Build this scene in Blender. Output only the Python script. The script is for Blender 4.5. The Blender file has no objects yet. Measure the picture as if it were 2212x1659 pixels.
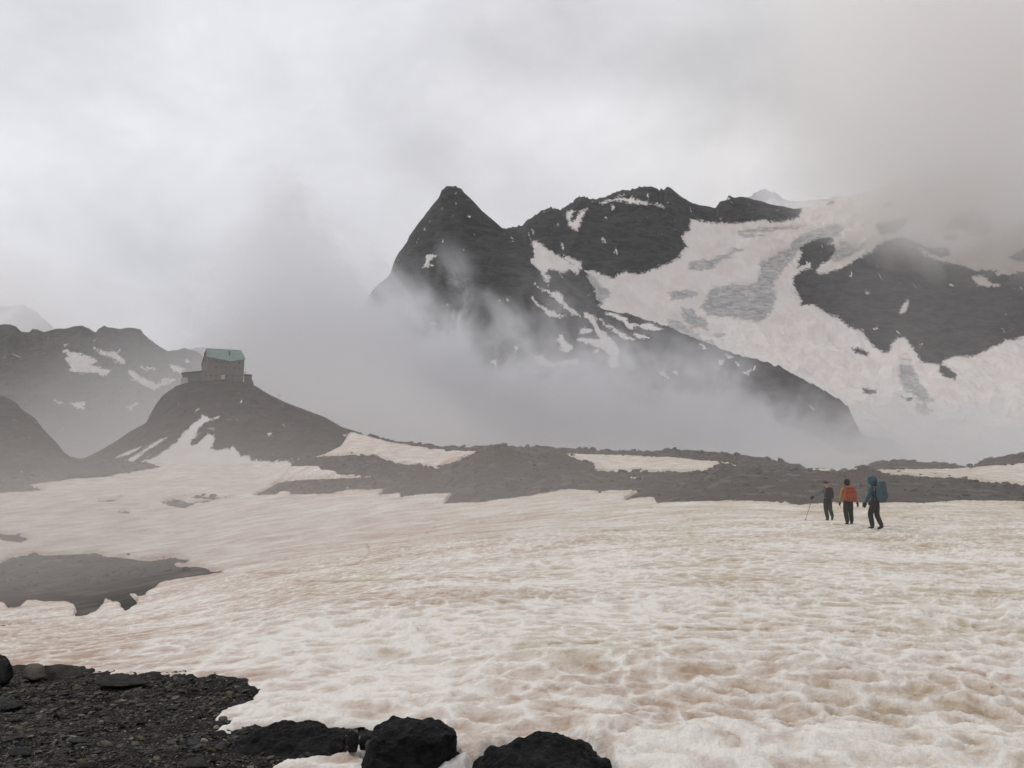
import bpy, bmesh, math, random
import numpy as np
from mathutils import Vector, Matrix, Euler

# ------------------------------------------------------------------ camera
SC = bpy.context.scene
COL = SC.collection
F = 1650.0; CX = 1106.0; CY = 829.5; PITCH = math.radians(7.27)      # lens, measured on a 2212 x 1659 view
cam_d = bpy.data.cameras.new("camera"); cam = bpy.data.objects.new("camera", cam_d); COL.objects.link(cam)
cam_d.sensor_width = 36.0; cam_d.lens = 36.0 * F / 2212.0
cam_d.clip_start = 0.05; cam_d.clip_end = 30000
cam.location = (0, 0, 0); cam.rotation_euler = (math.pi/2 + PITCH, 0, 0)
SC.camera = cam
SC.view_settings.view_transform = 'Standard'; SC.view_settings.look = 'None'
SC.view_settings.exposure = 0.0; SC.view_settings.gamma = 1.0; SC.view_settings.use_curve_mapping = False
SC.cycles.use_denoising = True
SC.cycles.max_bounces = 14; SC.cycles.diffuse_bounces = 3; SC.cycles.volume_bounces = 10
SC.cycles.volume_step_rate = 1.0; SC.cycles.volume_max_steps = 256
SC.cycles.use_adaptive_sampling = True; SC.cycles.adaptive_threshold = 0.02

# ------------------------------------------------------------------ node helper
class NT:
    def __init__(s, tree): s.t = tree; s.n = tree.nodes; s.l = tree.links
    def node(s, typ, **kw):
        n = s.n.new(typ)
        for k, v in kw.items():
            if k.startswith('in_'):
                key = k[3:]
                key = int(key) if key.isdigit() else key.replace('_', ' ')
                s.put(n.inputs[key], v)
            else: setattr(n, k, v)
        return n
    def put(s, sock, v):
        if isinstance(v, bpy.types.NodeSocket): s.l.new(v, sock)
        elif isinstance(v, bpy.types.Node): s.l.new(v.outputs[0], sock)
        else:
            if sock.type == 'RGBA' and len(v) == 3: v = (*v, 1)
            sock.default_value = v
    def math(s, op, a, b=None, c=None, clamp=False):
        n = s.n.new('ShaderNodeMath'); n.operation = op; n.use_clamp = clamp
        s.put(n.inputs[0], a)
        if b is not None: s.put(n.inputs[1], b)
        if c is not None: s.put(n.inputs[2], c)
        return n.outputs[0]
    def ramp(s, v, a, b, lo=0.0, hi=1.0, smooth=True):
        n = s.n.new('ShaderNodeMapRange'); n.clamp = True
        n.interpolation_type = 'SMOOTHSTEP' if smooth else 'LINEAR'
        s.put(n.inputs[0], v)
        for i, x in zip((1, 2, 3, 4), (a, b, lo, hi)): s.put(n.inputs[i], x)
        return n.outputs[0]
    def mix(s, f, a, b):
        n = s.n.new('ShaderNodeMix'); n.data_type = 'RGBA'
        s.put(n.inputs[0], f); s.put(n.inputs[6], a); s.put(n.inputs[7], b)
        return n.outputs[2]
    def noise(s, vec, scale, detail=3.0, rough=0.55, dist=0.0, dims='3D'):
        n = s.n.new('ShaderNodeTexNoise'); n.noise_dimensions = dims
        if vec is not None: s.put(n.inputs['Vector'], vec)
        n.inputs['Scale'].default_value = scale; n.inputs['Detail'].default_value = detail
        n.inputs['Roughness'].default_value = rough; n.inputs['Distortion'].default_value = dist
        return n.outputs[0]
    def mapping(s, vec, scale=(1,1,1), rot=(0,0,0), loc=(0,0,0)):
        n = s.n.new('ShaderNodeMapping'); s.put(n.inputs[0], vec)
        n.inputs['Scale'].default_value = scale; n.inputs['Rotation'].default_value = rot; n.inputs['Location'].default_value = loc
        return n.outputs[0]
    def attr(s, name):
        n = s.n.new('ShaderNodeAttribute'); n.attribute_name = name; return n
def material(name):
    m = bpy.data.materials.new(name); m.use_nodes = True; m.node_tree.nodes.clear()
    t = NT(m.node_tree); out = t.node('ShaderNodeOutputMaterial')
    return m, t, out
def principled(t, out, col, rough=0.9, spec=0.2, normal=None, **kw):
    p = t.node('ShaderNodeBsdfPrincipled')
    t.put(p.inputs['Base Color'], col); t.put(p.inputs['Roughness'], rough)
    p.inputs['Specular IOR Level'].default_value = spec
    if normal is not None: t.put(p.inputs['Normal'], normal)
    for k, v in kw.items(): t.put(p.inputs[k.replace('_', ' ')], v)
    t.l.new(p.outputs[0], out.inputs[0]); return p
def bump(t, h, strength, dist):
    b = t.node('ShaderNodeBump'); t.put(b.inputs['Height'], h)
    b.inputs['Strength'].default_value = strength; b.inputs['Distance'].default_value = dist
    return b.outputs[0]
def geo_pos(t):
    return t.node('ShaderNodeNewGeometry').outputs['Position']

# ------------------------------------------------------------------ pixel <-> direction
cP, sP = math.cos(PITCH), math.sin(PITCH)
def AE(px, py):                      # view of a point -> slopes a = X/Y, e = Z/Y
    px = np.asarray(px, float); py = np.asarray(py, float)
    x = (px - CX)/F; y = (CY - py)/F; fy = cP - sP*y
    return x/fy, (sP + cP*y)/fy
def PIX(a, e):
    y = (e*cP - sP)/(cP + e*sP); fy = cP - sP*y
    return CX + F*a*fy, CY - F*y
def PT(px, py, Y):
    a, e = AE(px, py); return Vector((float(a)*Y, Y, float(e)*Y))

# ------------------------------------------------------------------ world: overcast sky
SUN_EL, SUN_ROT = math.radians(42), math.radians(-55)
world = bpy.data.worlds.new("World"); SC.world = world; world.use_nodes = True
wt = NT(world.node_tree); wt.n.clear()
sky = wt.node('ShaderNodeTexSky', sky_type='NISHITA', sun_disc=False, sun_elevation=SUN_EL, sun_rotation=SUN_ROT, altitude=2600.0)
wdir = wt.node('ShaderNodeTexCoord').outputs['Generated']
def sky_blob(px, py, w, h):          # soft patch of cloud round one direction of the sky
    a, e = AE(px, py); v = Vector((float(a), 1, float(e))).normalized()
    right = Vector((1, 0, 0)) - v*v.x; right.normalize(); up = v.cross(right)*-1; 
    d = wt.node('ShaderNodeVectorMath', operation='SUBTRACT'); wt.put(d.inputs[0], wdir); d.inputs[1].default_value = v
    def dot(ax, s):
        n = wt.node('ShaderNodeVectorMath', operation='DOT_PRODUCT'); wt.put(n.inputs[0], d.outputs[0]); n.inputs[1].default_value = ax/(s/F)
        return n.outputs['Value']
    r2 = wt.math('ADD', wt.math('POWER', dot(right, w), 2.0), wt.math('POWER', dot(up, h), 2.0))
    fr = wt.node('ShaderNodeVectorMath', operation='DOT_PRODUCT'); wt.put(fr.inputs[0], wdir); fr.inputs[1].default_value = v
    g = wt.math('EXPONENT', wt.math('MULTIPLY', r2, -1.0))
    return wt.math('MULTIPLY', g, wt.math('GREATER_THAN', fr.outputs['Value'], 0.0))
wn1 = wt.noise(wt.mapping(wdir, (1.0, 1.0, 1.7), loc=(3.1, 0.4, 1.2)), 2.2, 5, 0.55, 0.25)
wn2 = wt.noise(wt.mapping(wdir, (1.0, 1.0, 1.5), loc=(7.7, 2.4, 0.2)), 4.6, 8, 0.64, 0.25)
br = wt.math('ADD', wt.math('MULTIPLY', wt.math('SUBTRACT', wn1, 0.5), 0.26), wt.math('MULTIPLY', wt.math('SUBTRACT', wn2, 0.5), 0.44))
br = wt.math('ADD', br, 0.775)
SKY_BLOBS = [  # px, py, w, h, amount
 (500, 150, 620, 260, .07), (250, 420, 420, 200, .05), (1180, 260, 300, 110, .10), (1560, 340, 240, 70, .10), (0, 40, 200, 120, -.05), (700, 40, 300, 100, .02),
 (1500, 130, 480, 90, -.13), (1850, 60, 500, 120, -.06), (1800, 260, 130, 110, -.10), (2150, 330, 240, 240, -.04), (1950, 200, 90, 50, .05),
 (850, 260, 110, 90, -.07), (930, 340, 90, 70, -.08), (400, 540, 300, 70, -.05), (600, 660, 300, 90, -.06), (20, 630, 110, 50, .12), (1400, 300, 160, 40, -.05)]
for (x, y, w, h, k) in SKY_BLOBS:
    br = wt.math('ADD', br, wt.math('MULTIPLY', sky_blob(x, y, w, h), k))
warm = wt.math('ADD', sky_blob(2150, 400, 700, 480), 0.0, clamp=True)
tint = wt.mix(warm, (0.97, 0.975, 1.035), (1.02, 0.985, 0.955))
cl = wt.node('ShaderNodeVectorMath', operation='SCALE'); wt.put(cl.inputs[0], tint); wt.put(cl.inputs['Scale'], br)
# thin share of clear sky light over the cloud
bgs = wt.node('ShaderNodeBackground'); wt.put(bgs.inputs[0], sky.outputs[0]); bgs.inputs[1].default_value = 0.05
bgc = wt.node('ShaderNodeBackground'); wt.put(bgc.inputs[0], cl.outputs[0]); bgc.inputs[1].default_value = 1.0
mx = wt.node('ShaderNodeMixShader', in_0=0.94); wt.l.new(bgs.outputs[0], mx.inputs[1]); wt.l.new(bgc.outputs[0], mx.inputs[2])
wo = wt.node('ShaderNodeOutputWorld'); wt.l.new(mx.outputs[0], wo.inputs[0])

sd = bpy.data.lights.new("sun", 'SUN'); sd.energy = 0.9; sd.angle = math.radians(14); sd.color = (1.0, 0.96, 0.9)
sun = bpy.data.objects.new("sun", sd); COL.objects.link(sun)
sdir = Vector((math.sin(SUN_ROT)*math.cos(SUN_EL), math.cos(SUN_ROT)*math.cos(SUN_EL), math.sin(SUN_EL)))
sun.rotation_euler = (-sdir).to_track_quat('-Z', 'Y').to_euler(); sun.location = (0, 0, 900)

# ------------------------------------------------------------------ numpy noise
def _hash(ix, iy, seed):
    h = (ix.astype(np.int64)*374761393 + iy.astype(np.int64)*668265263 + seed*1442695041) & 0x7fffffff
    h = ((h ^ (h >> 13))*1274126177) & 0x7fffffff
    return h ^ (h >> 16)
def perlin(x, y, seed=0):
    ix = np.floor(x); iy = np.floor(y); fx = x-ix; fy = y-iy; ix = ix.astype(np.int64); iy = iy.astype(np.int64)
    def g(dx, dy):
        h = _hash(ix+dx, iy+dy, seed); ang = (h & 1023)*(2*math.pi/1024)
        return np.cos(ang)*(fx-dx) + np.sin(ang)*(fy-dy)
    u = fx*fx*fx*(fx*(fx*6-15)+10); v = fy*fy*fy*(fy*(fy*6-15)+10)
    a = g(0,0)*(1-u)+g(1,0)*u; b = g(0,1)*(1-u)+g(1,1)*u
    return (a*(1-v)+b*v)*1.5
def fbm(x, y, octs=4, seed=0, gain=.5):
    s = 0; a = 1.0; n = 0
    for i in range(octs):
        s = s + a*perlin(x, y, seed+i*17); n += a; a *= gain; x = x*2.03+5.1; y = y*2.03-3.7
    return s/n
def ridged(x, y, octs=4, seed=0):
    s = 0; a = 1.0; n = 0
    for i in range(octs):
        s = s + a*(1-2*np.abs(perlin(x, y, seed+i*13))); n += a; a *= .5; x = x*2.1+1.3; y = y*2.1+4.1
    return s/n
def cells(x, y, seed=0):             # distances to the nearest and second nearest of scattered points
    ix = np.floor(x); iy = np.floor(y); fx = x-ix; fy = y-iy; ix = ix.astype(np.int64); iy = iy.astype(np.int64)
    f1 = np.full(x.shape, 9.0); f2 = np.full(x.shape, 9.0)
    for dx in (-1,0,1):
        for dy in (-1,0,1):
            h = _hash(ix+dx, iy+dy, seed)
            qx = dx + (h & 255)/255.0 - fx; qy = dy + ((h >> 9) & 255)/255.0 - fy
            d = qx*qx+qy*qy
            f2 = np.minimum(f2, np.maximum(f1, d)); f1 = np.minimum(f1, d)
    return np.sqrt(f1), np.sqrt(f2)
def sst(x, a, b):
    t = np.clip((x-a)/(b-a), 0, 1); return t*t*(3-2*t)
def sdf(px, py, polys, R=40.0):      # > 0 inside the union of the outlines
    shp = px.shape; X = px.ravel(); Y = py.ravel(); out = np.full(X.shape, -R)
    for P in polys:
        P = np.array(P, float)
        lo = P.min(0)-R; hi = P.max(0)+R
        sel = np.nonzero((X > lo[0]) & (X < hi[0]) & (Y > lo[1]) & (Y < hi[1]))[0]
        if not len(sel): continue
        x = X[sel]; y = Y[sel]; d2 = np.full(x.shape, R*R); ins = np.zeros(x.shape, bool)
        for i in range(len(P)):
            x0, y0 = P[i]; x1, y1 = P[(i+1) % len(P)]; ex, ey = x1-x0, y1-y0; L = ex*ex+ey*ey
            if L < 1e-9: continue
            t = np.clip(((x-x0)*ex+(y-y0)*ey)/L, 0, 1)
            d2 = np.minimum(d2, (x-x0-t*ex)**2+(y-y0-t*ey)**2)
            if ey != 0:
                ins ^= ((y0 > y) != (y1 > y)) & (x < ex*(y-y0)/ey + x0)
        d = np.sqrt(d2); out[sel] = np.maximum(out[sel], np.where(ins, d, -d))
    return out.reshape(shp)
def pchip(Yk, Zk, Yq):               # Yk, Zk: K x N knots per column; Yq: M x N
    K, N = Yk.shape; h = np.diff(Yk, axis=0); d = np.diff(Zk, axis=0)/h
    m = np.zeros_like(Zk)
    w1 = 2*h[1:]+h[:-1]; w2 = h[1:]+2*h[:-1]
    ok = d[1:]*d[:-1] > 0
    with np.errstate(divide='ignore', invalid='ignore'):
        m[1:-1] = np.where(ok, (w1+w2)/(w1/d[:-1]+w2/d[1:]), 0)
    m[0] = d[0]; m[-1] = d[-1]
    out = np.zeros_like(Yq)
    for k in range(K-1):
        s = (Yq >= Yk[k]) & (Yq <= Yk[k+1] + 1e-9)
        t = (Yq-Yk[k])/h[k]; t2 = t*t; t3 = t2*t
        v = (2*t3-3*t2+1)*Zk[k] + (t3-2*t2+t)*h[k]*m[k] + (-2*t3+3*t2)*Zk[k+1] + (t3-t2)*h[k]*m[k+1]
        out = np.where(s, v, out)
    return out

# ------------------------------------------------------------------ mesh helpers
def link(o, kind=None, label=None, cat=None, group=None, parent=None):
    COL.objects.link(o)
    if kind: o['kind'] = kind
    if label: o['label'] = label
    if cat: o['category'] = cat
    if group: o['group'] = group
    if parent: o.parent = parent
    return o
def mesh_np(name, V, Q, mat, attrs=None, smooth=True, flat=None):
    me = bpy.data.meshes.new(name)
    me.vertices.add(len(V)); me.vertices.foreach_set('co', np.ascontiguousarray(V, np.float32).ravel())
    n = Q.shape[1]; me.loops.add(Q.size); me.polygons.add(len(Q))
    me.loops.foreach_set('vertex_index', np.ascontiguousarray(Q, np.int32).ravel())
    me.polygons.foreach_set('loop_start', np.arange(0, Q.size, n, dtype=np.int32))
    me.polygons.foreach_set('loop_total', np.full(len(Q), n, np.int32))
    me.polygons.foreach_set('use_smooth', np.full(len(Q), smooth, bool))
    me.update(calc_edges=True)
    for k, v in (attrs or {}).items():
        if v.ndim == 2:
            a = me.attributes.new(k, 'FLOAT_COLOR', 'POINT'); a.data.foreach_set('color', np.ascontiguousarray(v, np.float32).ravel())
        else:
            a = me.attributes.new(k, 'FLOAT', 'POINT'); a.data.foreach_set('value', np.ascontiguousarray(v, np.float32).ravel())
    me.materials.append(mat)
    return bpy.data.objects.new(name, me)
def grid_faces(M, N, keep=None):
    i = np.arange(M-1)[:, None]*N + np.arange(N-1)[None, :]
    q = np.stack([i, i+1, i+N+1, i+N], -1)
    if keep is not None: q = q[keep]
    return q.reshape(-1, 4)
def compact(V, Q, attrs):
    used = np.unique(Q); mp = np.full(len(V), -1, np.int64); mp[used] = np.arange(len(used))
    return V[used], mp[Q], {k: v[used] for k, v in attrs.items()}
def columns(a0, a1, step, ext, estep):
    mid = np.arange(a0, a1, step); l = np.arange(a0-ext, a0, estep); r = np.arange(a1, a1+ext, estep)
    return np.concatenate([l, mid, r])

# crop coordinates of the traced outlines -> full view coordinates
def c1(L): return [(768+.3472*x, 356.6+.3472*y) for x, y in L]
def c2(L): return [(1443.9+.3472*x, 356.6+.3472*y) for x, y in L]
def c3(L): return [(.3472*x, 658.3+.3472*y) for x, y in L]
def c8(L): return [(.3472*x, 1152+.3472*y) for x, y in L]
# ------------------------------------------------------------------ materials of the ground
def snow_material(name, far=False):
    m, t, out = material(name)
    pos = geo_pos(t); dirt = t.attr('dirt').outputs['Fac']
    n1 = t.noise(pos, 0.35 if not far else 0.02, 5, 0.6, 0.5)
    n2 = t.noise(pos, 3.3 if not far else 0.15, 4, 0.62, 0.3)
    d = t.math('ADD', dirt, t.math('MULTIPLY', t.math('SUBTRACT', n1, 0.5), 0.7))
    d = t.math('ADD', d, t.math('MULTIPLY', t.math('SUBTRACT', n2, 0.5), 0.9))
    n3 = t.noise(t.mapping(pos, (1.3, 3.0, 1.0), rot=(0, 0, 0.25)), 1.6 if not far else 0.05, 5, 0.7, 0.8)
    n4 = t.noise(pos, 26.0 if not far else 0.5, 3, 0.7)
    d = t.math('ADD', d, t.math('ADD', t.math('MULTIPLY', t.math('SUBTRACT', n3, 0.5), 1.1), t.math('MULTIPLY', t.math('SUBTRACT', n4, 0.5), 0.5)))
    d = t.ramp(d, 0.0, 1.0, smooth=False)
    sx = t.node('ShaderNodeSeparateXYZ'); t.put(sx.inputs[0], pos)
    hue = t.ramp(t.math('ADD', t.noise(pos, 0.22 if not far else 0.006, 2, 0.5), t.math('MULTIPLY', sx.outputs[0], 0.02), clamp=True), 0.37, 0.63)
    brown = t.mix(hue, (0.45, 0.325, 0.245), (0.44, 0.345, 0.225))
    c = t.mix(d, (0.83, 0.785, 0.715), brown)
    if far: c = t.mix(d, (0.70, 0.675, 0.645), (0.56, 0.495, 0.46))
    fine = t.noise(pos, 11.0 if not far else 0.08, 5, 0.65)
    nb = bump(t, fine, 0.9 if not far else 0.3, 0.05 if not far else 6.0)
    principled(t, out, c, 0.75, 0.25, nb)
    return m
def rock_ground_material(name, scale, cols, bd):
    m, t, out = material(name)
    pos = geo_pos(t)
    n = t.noise(pos, scale, 6, 0.65, 0.3); n2 = t.noise(pos, scale*0.13, 3, 0.55)
    v = t.node('ShaderNodeTexVoronoi', feature='F1'); t.put(v.inputs['Vector'], pos); v.inputs['Scale'].default_value = scale*1.7
    c = t.mix(t.ramp(n, 0.35, 0.66), cols[0], cols[1])
    c = t.mix(t.ramp(n2, 0.42, 0.58), c, cols[2])
    sp = t.node('ShaderNodeSeparateColor'); t.put(sp.inputs[0], v.outputs['Color'])
    c = t.mix(t.math('MULTIPLY', t.ramp(sp.outputs[0], 0.8, 0.95), 0.55), c, cols[3])
    h = t.math('ADD', n, t.math('MULTIPLY', v.outputs['Distance'], 0.6))
    principled(t, out, c, 0.85, 0.12, bump(t, h, 0.8, bd))
    return m
def mountain_material(name, rock_a, rock_b, snow_c, ns):
    m, t, out = material(name)
    pos = geo_pos(t)
    sn = t.attr('snow').outputs['Fac']; ice = t.attr('ice').outputs['Fac']
    n = t.noise(pos, ns, 6, 0.62, 0.4)
    nf = t.noise(pos, ns*5, 5, 0.7)
    strata = t.noise(t.mapping(pos, (1, 1, 2.6), rot=(0.3, 0.62, 0.1)), ns*1.6, 6, 0.68, 1.0)
    rock = t.mix(t.ramp(strata, 0.36, 0.64), rock_a, rock_b)
    rock = t.mix(t.math('MULTIPLY', t.ramp(nf, 0.55, 0.75), 0.35), rock, tuple(min(1, x*1.7) for x in rock_b))
    ne = t.noise(t.mapping(pos, (1.0, 0.5, 0.8), rot=(0, 0.6, 0)), ns*17, 5, 0.75, 0.6)
    edge = t.math('ADD', t.math('ADD', sn, t.math('MULTIPLY', t.math('SUBTRACT', nf, 0.5), 16.0)), t.math('MULTIPLY', t.math('SUBTRACT', ne, 0.5), 20.0))
    sv = t.noise(t.mapping(pos, (1.0, 0.30, 0.30), rot=(0, 0.5, 0.2)), ns*3.2, 5, 0.7, 0.5)
    edge = t.math('MAXIMUM', edge, t.math('MULTIPLY', t.math('SUBTRACT', sv, 0.67), 90.0))
    f = t.ramp(edge, -0.35, 0.35)
    sc = t.mix(t.ramp(n, 0.35, 0.65), snow_c, tuple(c*k for c, k in zip(snow_c, (0.93, 0.90, 0.88))))
    icn = t.noise(t.mapping(pos, (0.6, 0.5, 1.7), rot=(0, 0.25, 0)), ns*5.0, 6, 0.72, 0.5)
    icec = t.mix(t.ramp(icn, 0.36, 0.64), (0.25, 0.255, 0.26), (0.56, 0.545, 0.53))
    fi = t.ramp(t.math('ADD', ice, t.math('MULTIPLY', t.math('SUBTRACT', icn, 0.5), 34.0)), -1.5, 3.0)
    sc = t.mix(t.math('MULTIPLY', fi, 0.85), sc, icec)
    c = t.mix(f, rock, sc)
    h = t.math('ADD', t.math('MULTIPLY', strata, t.math('SUBTRACT', 1.0, t.math('MULTIPLY', f, 0.85))), t.math('MULTIPLY', t.math('MULTIPLY', icn, fi), 0.35))
    principled(t, out, c, 0.85, 0.15, bump(t, h, 0.7, 0.22/ns))
    return m
M_SNOW = snow_material('old_snow'); M_SNOWFAR = snow_material('far_snow', True)
M_SCREE = rock_ground_material('scree', 2.2, ((0.008, 0.007, 0.006), (0.020, 0.018, 0.016), (0.018, 0.013, 0.011), (0.045, 0.04, 0.033)), 0.05)
M_MORAINE = rock_ground_material('moraine_rubble', 0.5, ((0.012, 0.010, 0.009), (0.060, 0.054, 0.047), (0.045, 0.032, 0.025), (0.14, 0.125, 0.105)), 0.5)
# ------------------------------------------------------------------ near ground: snow field, scree, moraine (one height field, two sheets)
PX = np.array([-1000,-300,0,200,400,550,700,850,1000,1200,1400,1600,1800,2000,2212,2600,3300], float)
def col(aq, vals, px=PX):            # value per column, smooth in between
    ax = AE(px, np.full(len(px), 1040.0))[0]
    return np.interp(aq, ax, np.array(vals, float))
def smooth1(v, k=21):
    w = np.hanning(k+2)[1:-1]; w /= w.sum()
    return np.convolve(np.pad(v, k//2, mode='edge'), w, 'valid')
HUM = [(-1000,1030),(0,1018),(400,1018),(560,1052),(600,1038),(632,1004),(660,996),(755,990),(814,993),(850,1006),(898,1011),(945,1018),(961,1009),(989,1002),(1041,977),(1057,970),(1092,970),(1124,984),(1172,986),(1190,983),(1207,983),(1243,997),(1279,1009),(1289,1021),(1322,1025),(1374,1024),(1426,1025),(1512,1025),(1560,1008),(1588,1013),(1723,1019),(1798,1025),(1858,1023),(1874,1015),(1889,1021),(1929,1030),(2072,1039),(2212,1055),(2600,1062),(3300,1062)]
RIDGE = [(-1000,985),(0,985),(400,1006),(600,1004),(650,996),(700,985),(735,968),(747,948),(756,934),(795,943),(850,956),(925,966),(993,972),(1057,970),(1144,972),(1183,974),(1255,977),(1322,980),(1426,982),(1453,979),(1532,982),(1572,988),(1647,997),(1715,1011),(1760,1017),(1830,1017),(1858,1012),(1909,1003),(1949,1002),(2076,1011),(2104,1010),(2167,994),(2212,986),(2600,965),(3300,955)]
def near_ground():
    ac = columns(-0.73, 0.73, 0.00115, 0.35, 0.01); N = len(ac)
    Ys = [1.0]
    while Ys[-1] < 420: 
        y = Ys[-1]; Ys.append(y*(1.005 if y < 16 else 1.0075 if y < 60 else 1.006 if y < 210 else 1.03))
    Y = np.array(Ys); M = len(Y)
    K = []                                                     # knots: (Y per column, z or slope per column)
    def kz(Yv, zv): K.append((np.broadcast_to(np.asarray(Yv, float), (N,)).copy(), np.broadcast_to(np.asarray(zv, float), (N,)).copy()))
    def kp(Yv, pyv):
        Yv = np.broadcast_to(np.asarray(Yv, float), (N,)).copy()
        _, e = AE(np.full(N, 1106.0), pyv); kz(Yv, Yv*e)
    kz(0.9, -1.60); kz(1.5, -1.61); kz(4.2, -1.62 + 0*ac)
    kz(8.6, smooth1(col(ac, [-2.1,-2.0,-1.93,-1.86,-1.80,-1.74,-1.68,-1.65,-1.62,-1.60,-1.6,-1.6,-1.6,-1.6,-1.6,-1.6,-1.6])))
    kz(16, smooth1(col(ac, [-3.4,-3.3,-3.2,-3.0,-2.75,-2.5,-2.25,-2.05,-1.9,-1.75,-1.7,-1.66,-1.66,-1.66,-1.66,-1.6,-1.6]), 61))
    kz(30, smooth1(col(ac, [-5.6,-5.4,-5.2,-4.8,-4.2,-3.6,-3.1,-2.7,-2.4,-2.1,-1.95,-1.8,-1.75,-1.73,-1.7,-1.6,-1.5]), 61))
    Yf = smooth1(col(ac, [58,58,58,58,58,56,54,50,48,46,42,38,37,37,37,37,37]), 61)
    kz(Yf, smooth1(col(ac, [-7.4,-7.2,-7.0,-6.6,-5.8,-4.9,-4.2,-3.6,-3.0,-2.4,-2.05,-1.75,-1.66,-1.62,-1.6,-1.5,-1.4]), 61))
    Yg = smooth1(col(ac, [140,140,140,140,135,110,95,88,76,74,62,54,50,48,48,48,48]), 61)
    kp(Yg, smooth1(col(ac, [1062,1062,1060,1048,1045,1066,1068,1070,1086,1066,1080,1085,1090,1089,1088,1088,1088]), 61))
    hx = np.array([p[0] for p in HUM], float); Yh = smooth1(col(ac, [172,172,172,172,165,128,122,118,108,104,92,84,80,78,76,76,76]), 61)
    kp(Yh, smooth1(col(ac, [p[1] for p in HUM], hx), 5))
    Yj = Yh + smooth1(col(ac, [14,14,14,14,16,22,22,22,22,22,22,22,22,22,22,22,22]), 61)
    kp(Yj, smooth1(np.maximum(col(ac, [p[1] for p in HUM], hx)+3, 1004), 31))
    rx = np.array([p[0] for p in RIDGE], float); Yk = smooth1(col(ac, [225,225,225,225,225,228,215,190,175,172,170,165,150,150,155,160,160]), 61)
    kp(Yk, smooth1(col(ac, [p[1] for p in RIDGE], rx), 5))
    zk = K[-1][1]
    kz(Yk+45, zk-14); kz(Yk+240, zk-75)
    Yk_ = np.array([k[0] for k in K]); Zk_ = np.array([k[1] for k in K])
    YY = np.repeat(Y[:, None], N, 1); Z = pchip(Yk_, Zk_, YY)
    A = np.repeat(ac[None, :], M, 0); X = A*YY
    px, py = PIX(A, Z/YY)
    # ---- outlines of bare ground
    scree = [(-900,1380),(-300,1405),(0,1445),(52,1442),(94,1446),(179,1450),(200,1458),(320,1466),(410,1468),(528,1474),(530,1481),(510,1483),(552,1494),(545,1502),(530,1515),(475,1535),(460,1550),(460,1562),(495,1566),(470,1580),(450,1586),(475,1596),(505,1590),(530,1580),(620,1572),(748,1582),(800,1590),(804,1606),(768,1613),(740,1630),(711,1636),(660,1640),(620,1650),(585,1662),(560,1720),(560,2600),(-2600,2600)]
    under = [(790,1640),(830,1600),(960,1600),(985,1640),(930,1668),(800,1670)]
    under2 = [(1015,1665),(1060,1625),(1250,1610),(1310,1650),(1360,1800),(1000,1800)]
    mor = [(549,1072),(580,1056),(600,1044),(632,1040),(679,1036),(729,1034),(806,1032),(806,1030),(730,1026),(725,1018),(695,1016),(688,1008),(632,1008),(632,1000),(660,990),(755,984),(814,987),(850,1002),(898,1007),(945,1014),(961,1004),(989,998),(1041,972),(1057,960),(1092,960),(1124,976),(1172,980),(1207,977),(1243,992),(1279,1003),(1289,1018),(1322,1022),(1426,1022),(1512,1021),(1545,1010),(1560,1003),(1588,1008),(1723,1014),(1798,1021),(1858,1019),(1874,1011),(1889,1017),(1929,1027),(2072,1036),(2212,1052),(2600,1060),(3400,1060),(3400,1090),(2600,1092),(2212,1087),(2080,1084),(1977,1090),(1850,1091),(1754,1093),(1726,1094),(1700,1088),(1615,1086),(1500,1085),(1460,1085),(1421,1088),(1413,1076),(1400,1075),(1351,1080),(1375,1065),(1381,1062),(1334,1060),(1301,1062),(1215,1060),(1180,1066),(1140,1073),(1041,1085),(961,1090),(977,1066),(902,1070),(866,1076),(866,1066),(820,1072),(830,1058),(747,1060),(715,1068),(628,1070),(632,1063),(605,1064),(592,1070)]
    lens1 = [(1290,1068),(1297,1064),(1306,1065),(1305,1068)]
    ridge = [(747,900),(850,900),(1426,930),(1532,940),(1647,950),(1715,990),(1745,1018),(1723,1019),(1640,1019),(1596,1009),(1572,1000),(1532,997),(1465,990),(1342,984),(1223,981),(1124,979),(1041,977),(965,973),(925,969),(846,957),(747,930),(640,985),(560,900)]
    right = [(1858,1015),(1909,990),(1949,990),(2076,1000),(2104,998),(2167,980),(2212,970),(3400,900),(3400,985),(2600,990),(2212,1002),(2104,1011),(2060,1014),(1880,1016)]
    shelf = c3([(-1200,700),(300,700),(480,968),(560,965),(640,930),(720,975),(850,985),(920,985),(1005,1010),(860,1040),(640,1070),(400,1095),(240,1115),(150,1130),(270,1155),(180,1168),(0,1172),(-900,1185),(-3000,1190),(-3000,700)])
    ponds = [c8([(0,190),(80,155),(190,145),(215,125),(260,140),(420,140),(600,128),(640,145),(720,150),(900,172),(960,172),(1060,155),(1150,165),(1172,180),(1150,192),(1075,200),(1100,208),(1230,212),(1300,230),(1380,250),(1300,268),(1200,285),(1100,300),(1000,325),(920,370),(900,395),(860,400),(800,385),(850,430),(780,480),(750,440),(650,425),(640,450),(560,500),(500,535),(455,515),(480,490),(460,460),(430,440),(400,425),(330,430),(270,435),(170,425),(110,465),(60,470),(0,430),(-600,420),(-1500,400),(-1500,260),(-600,200)]),
        c8([(-200,600),(0,585),(105,578),(230,550),(190,570),(100,588),(0,605)]), [(-60,1157),(0,1155),(30,1155),(66,1165),(45,1172),(0,1168)],
        [(352,1089),(375,1080),(398,1084),(418,1092),(400,1099),(372,1095)], [(402,1074),(430,1075),(505,1076),(455,1079),(425,1078)], [(258,1109),(272,1105),(280,1110),(268,1112)], [(405,1089),(440,1083),(470,1080),(440,1088)], [(215,1085),(262,1079),(240,1085)]]
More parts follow.
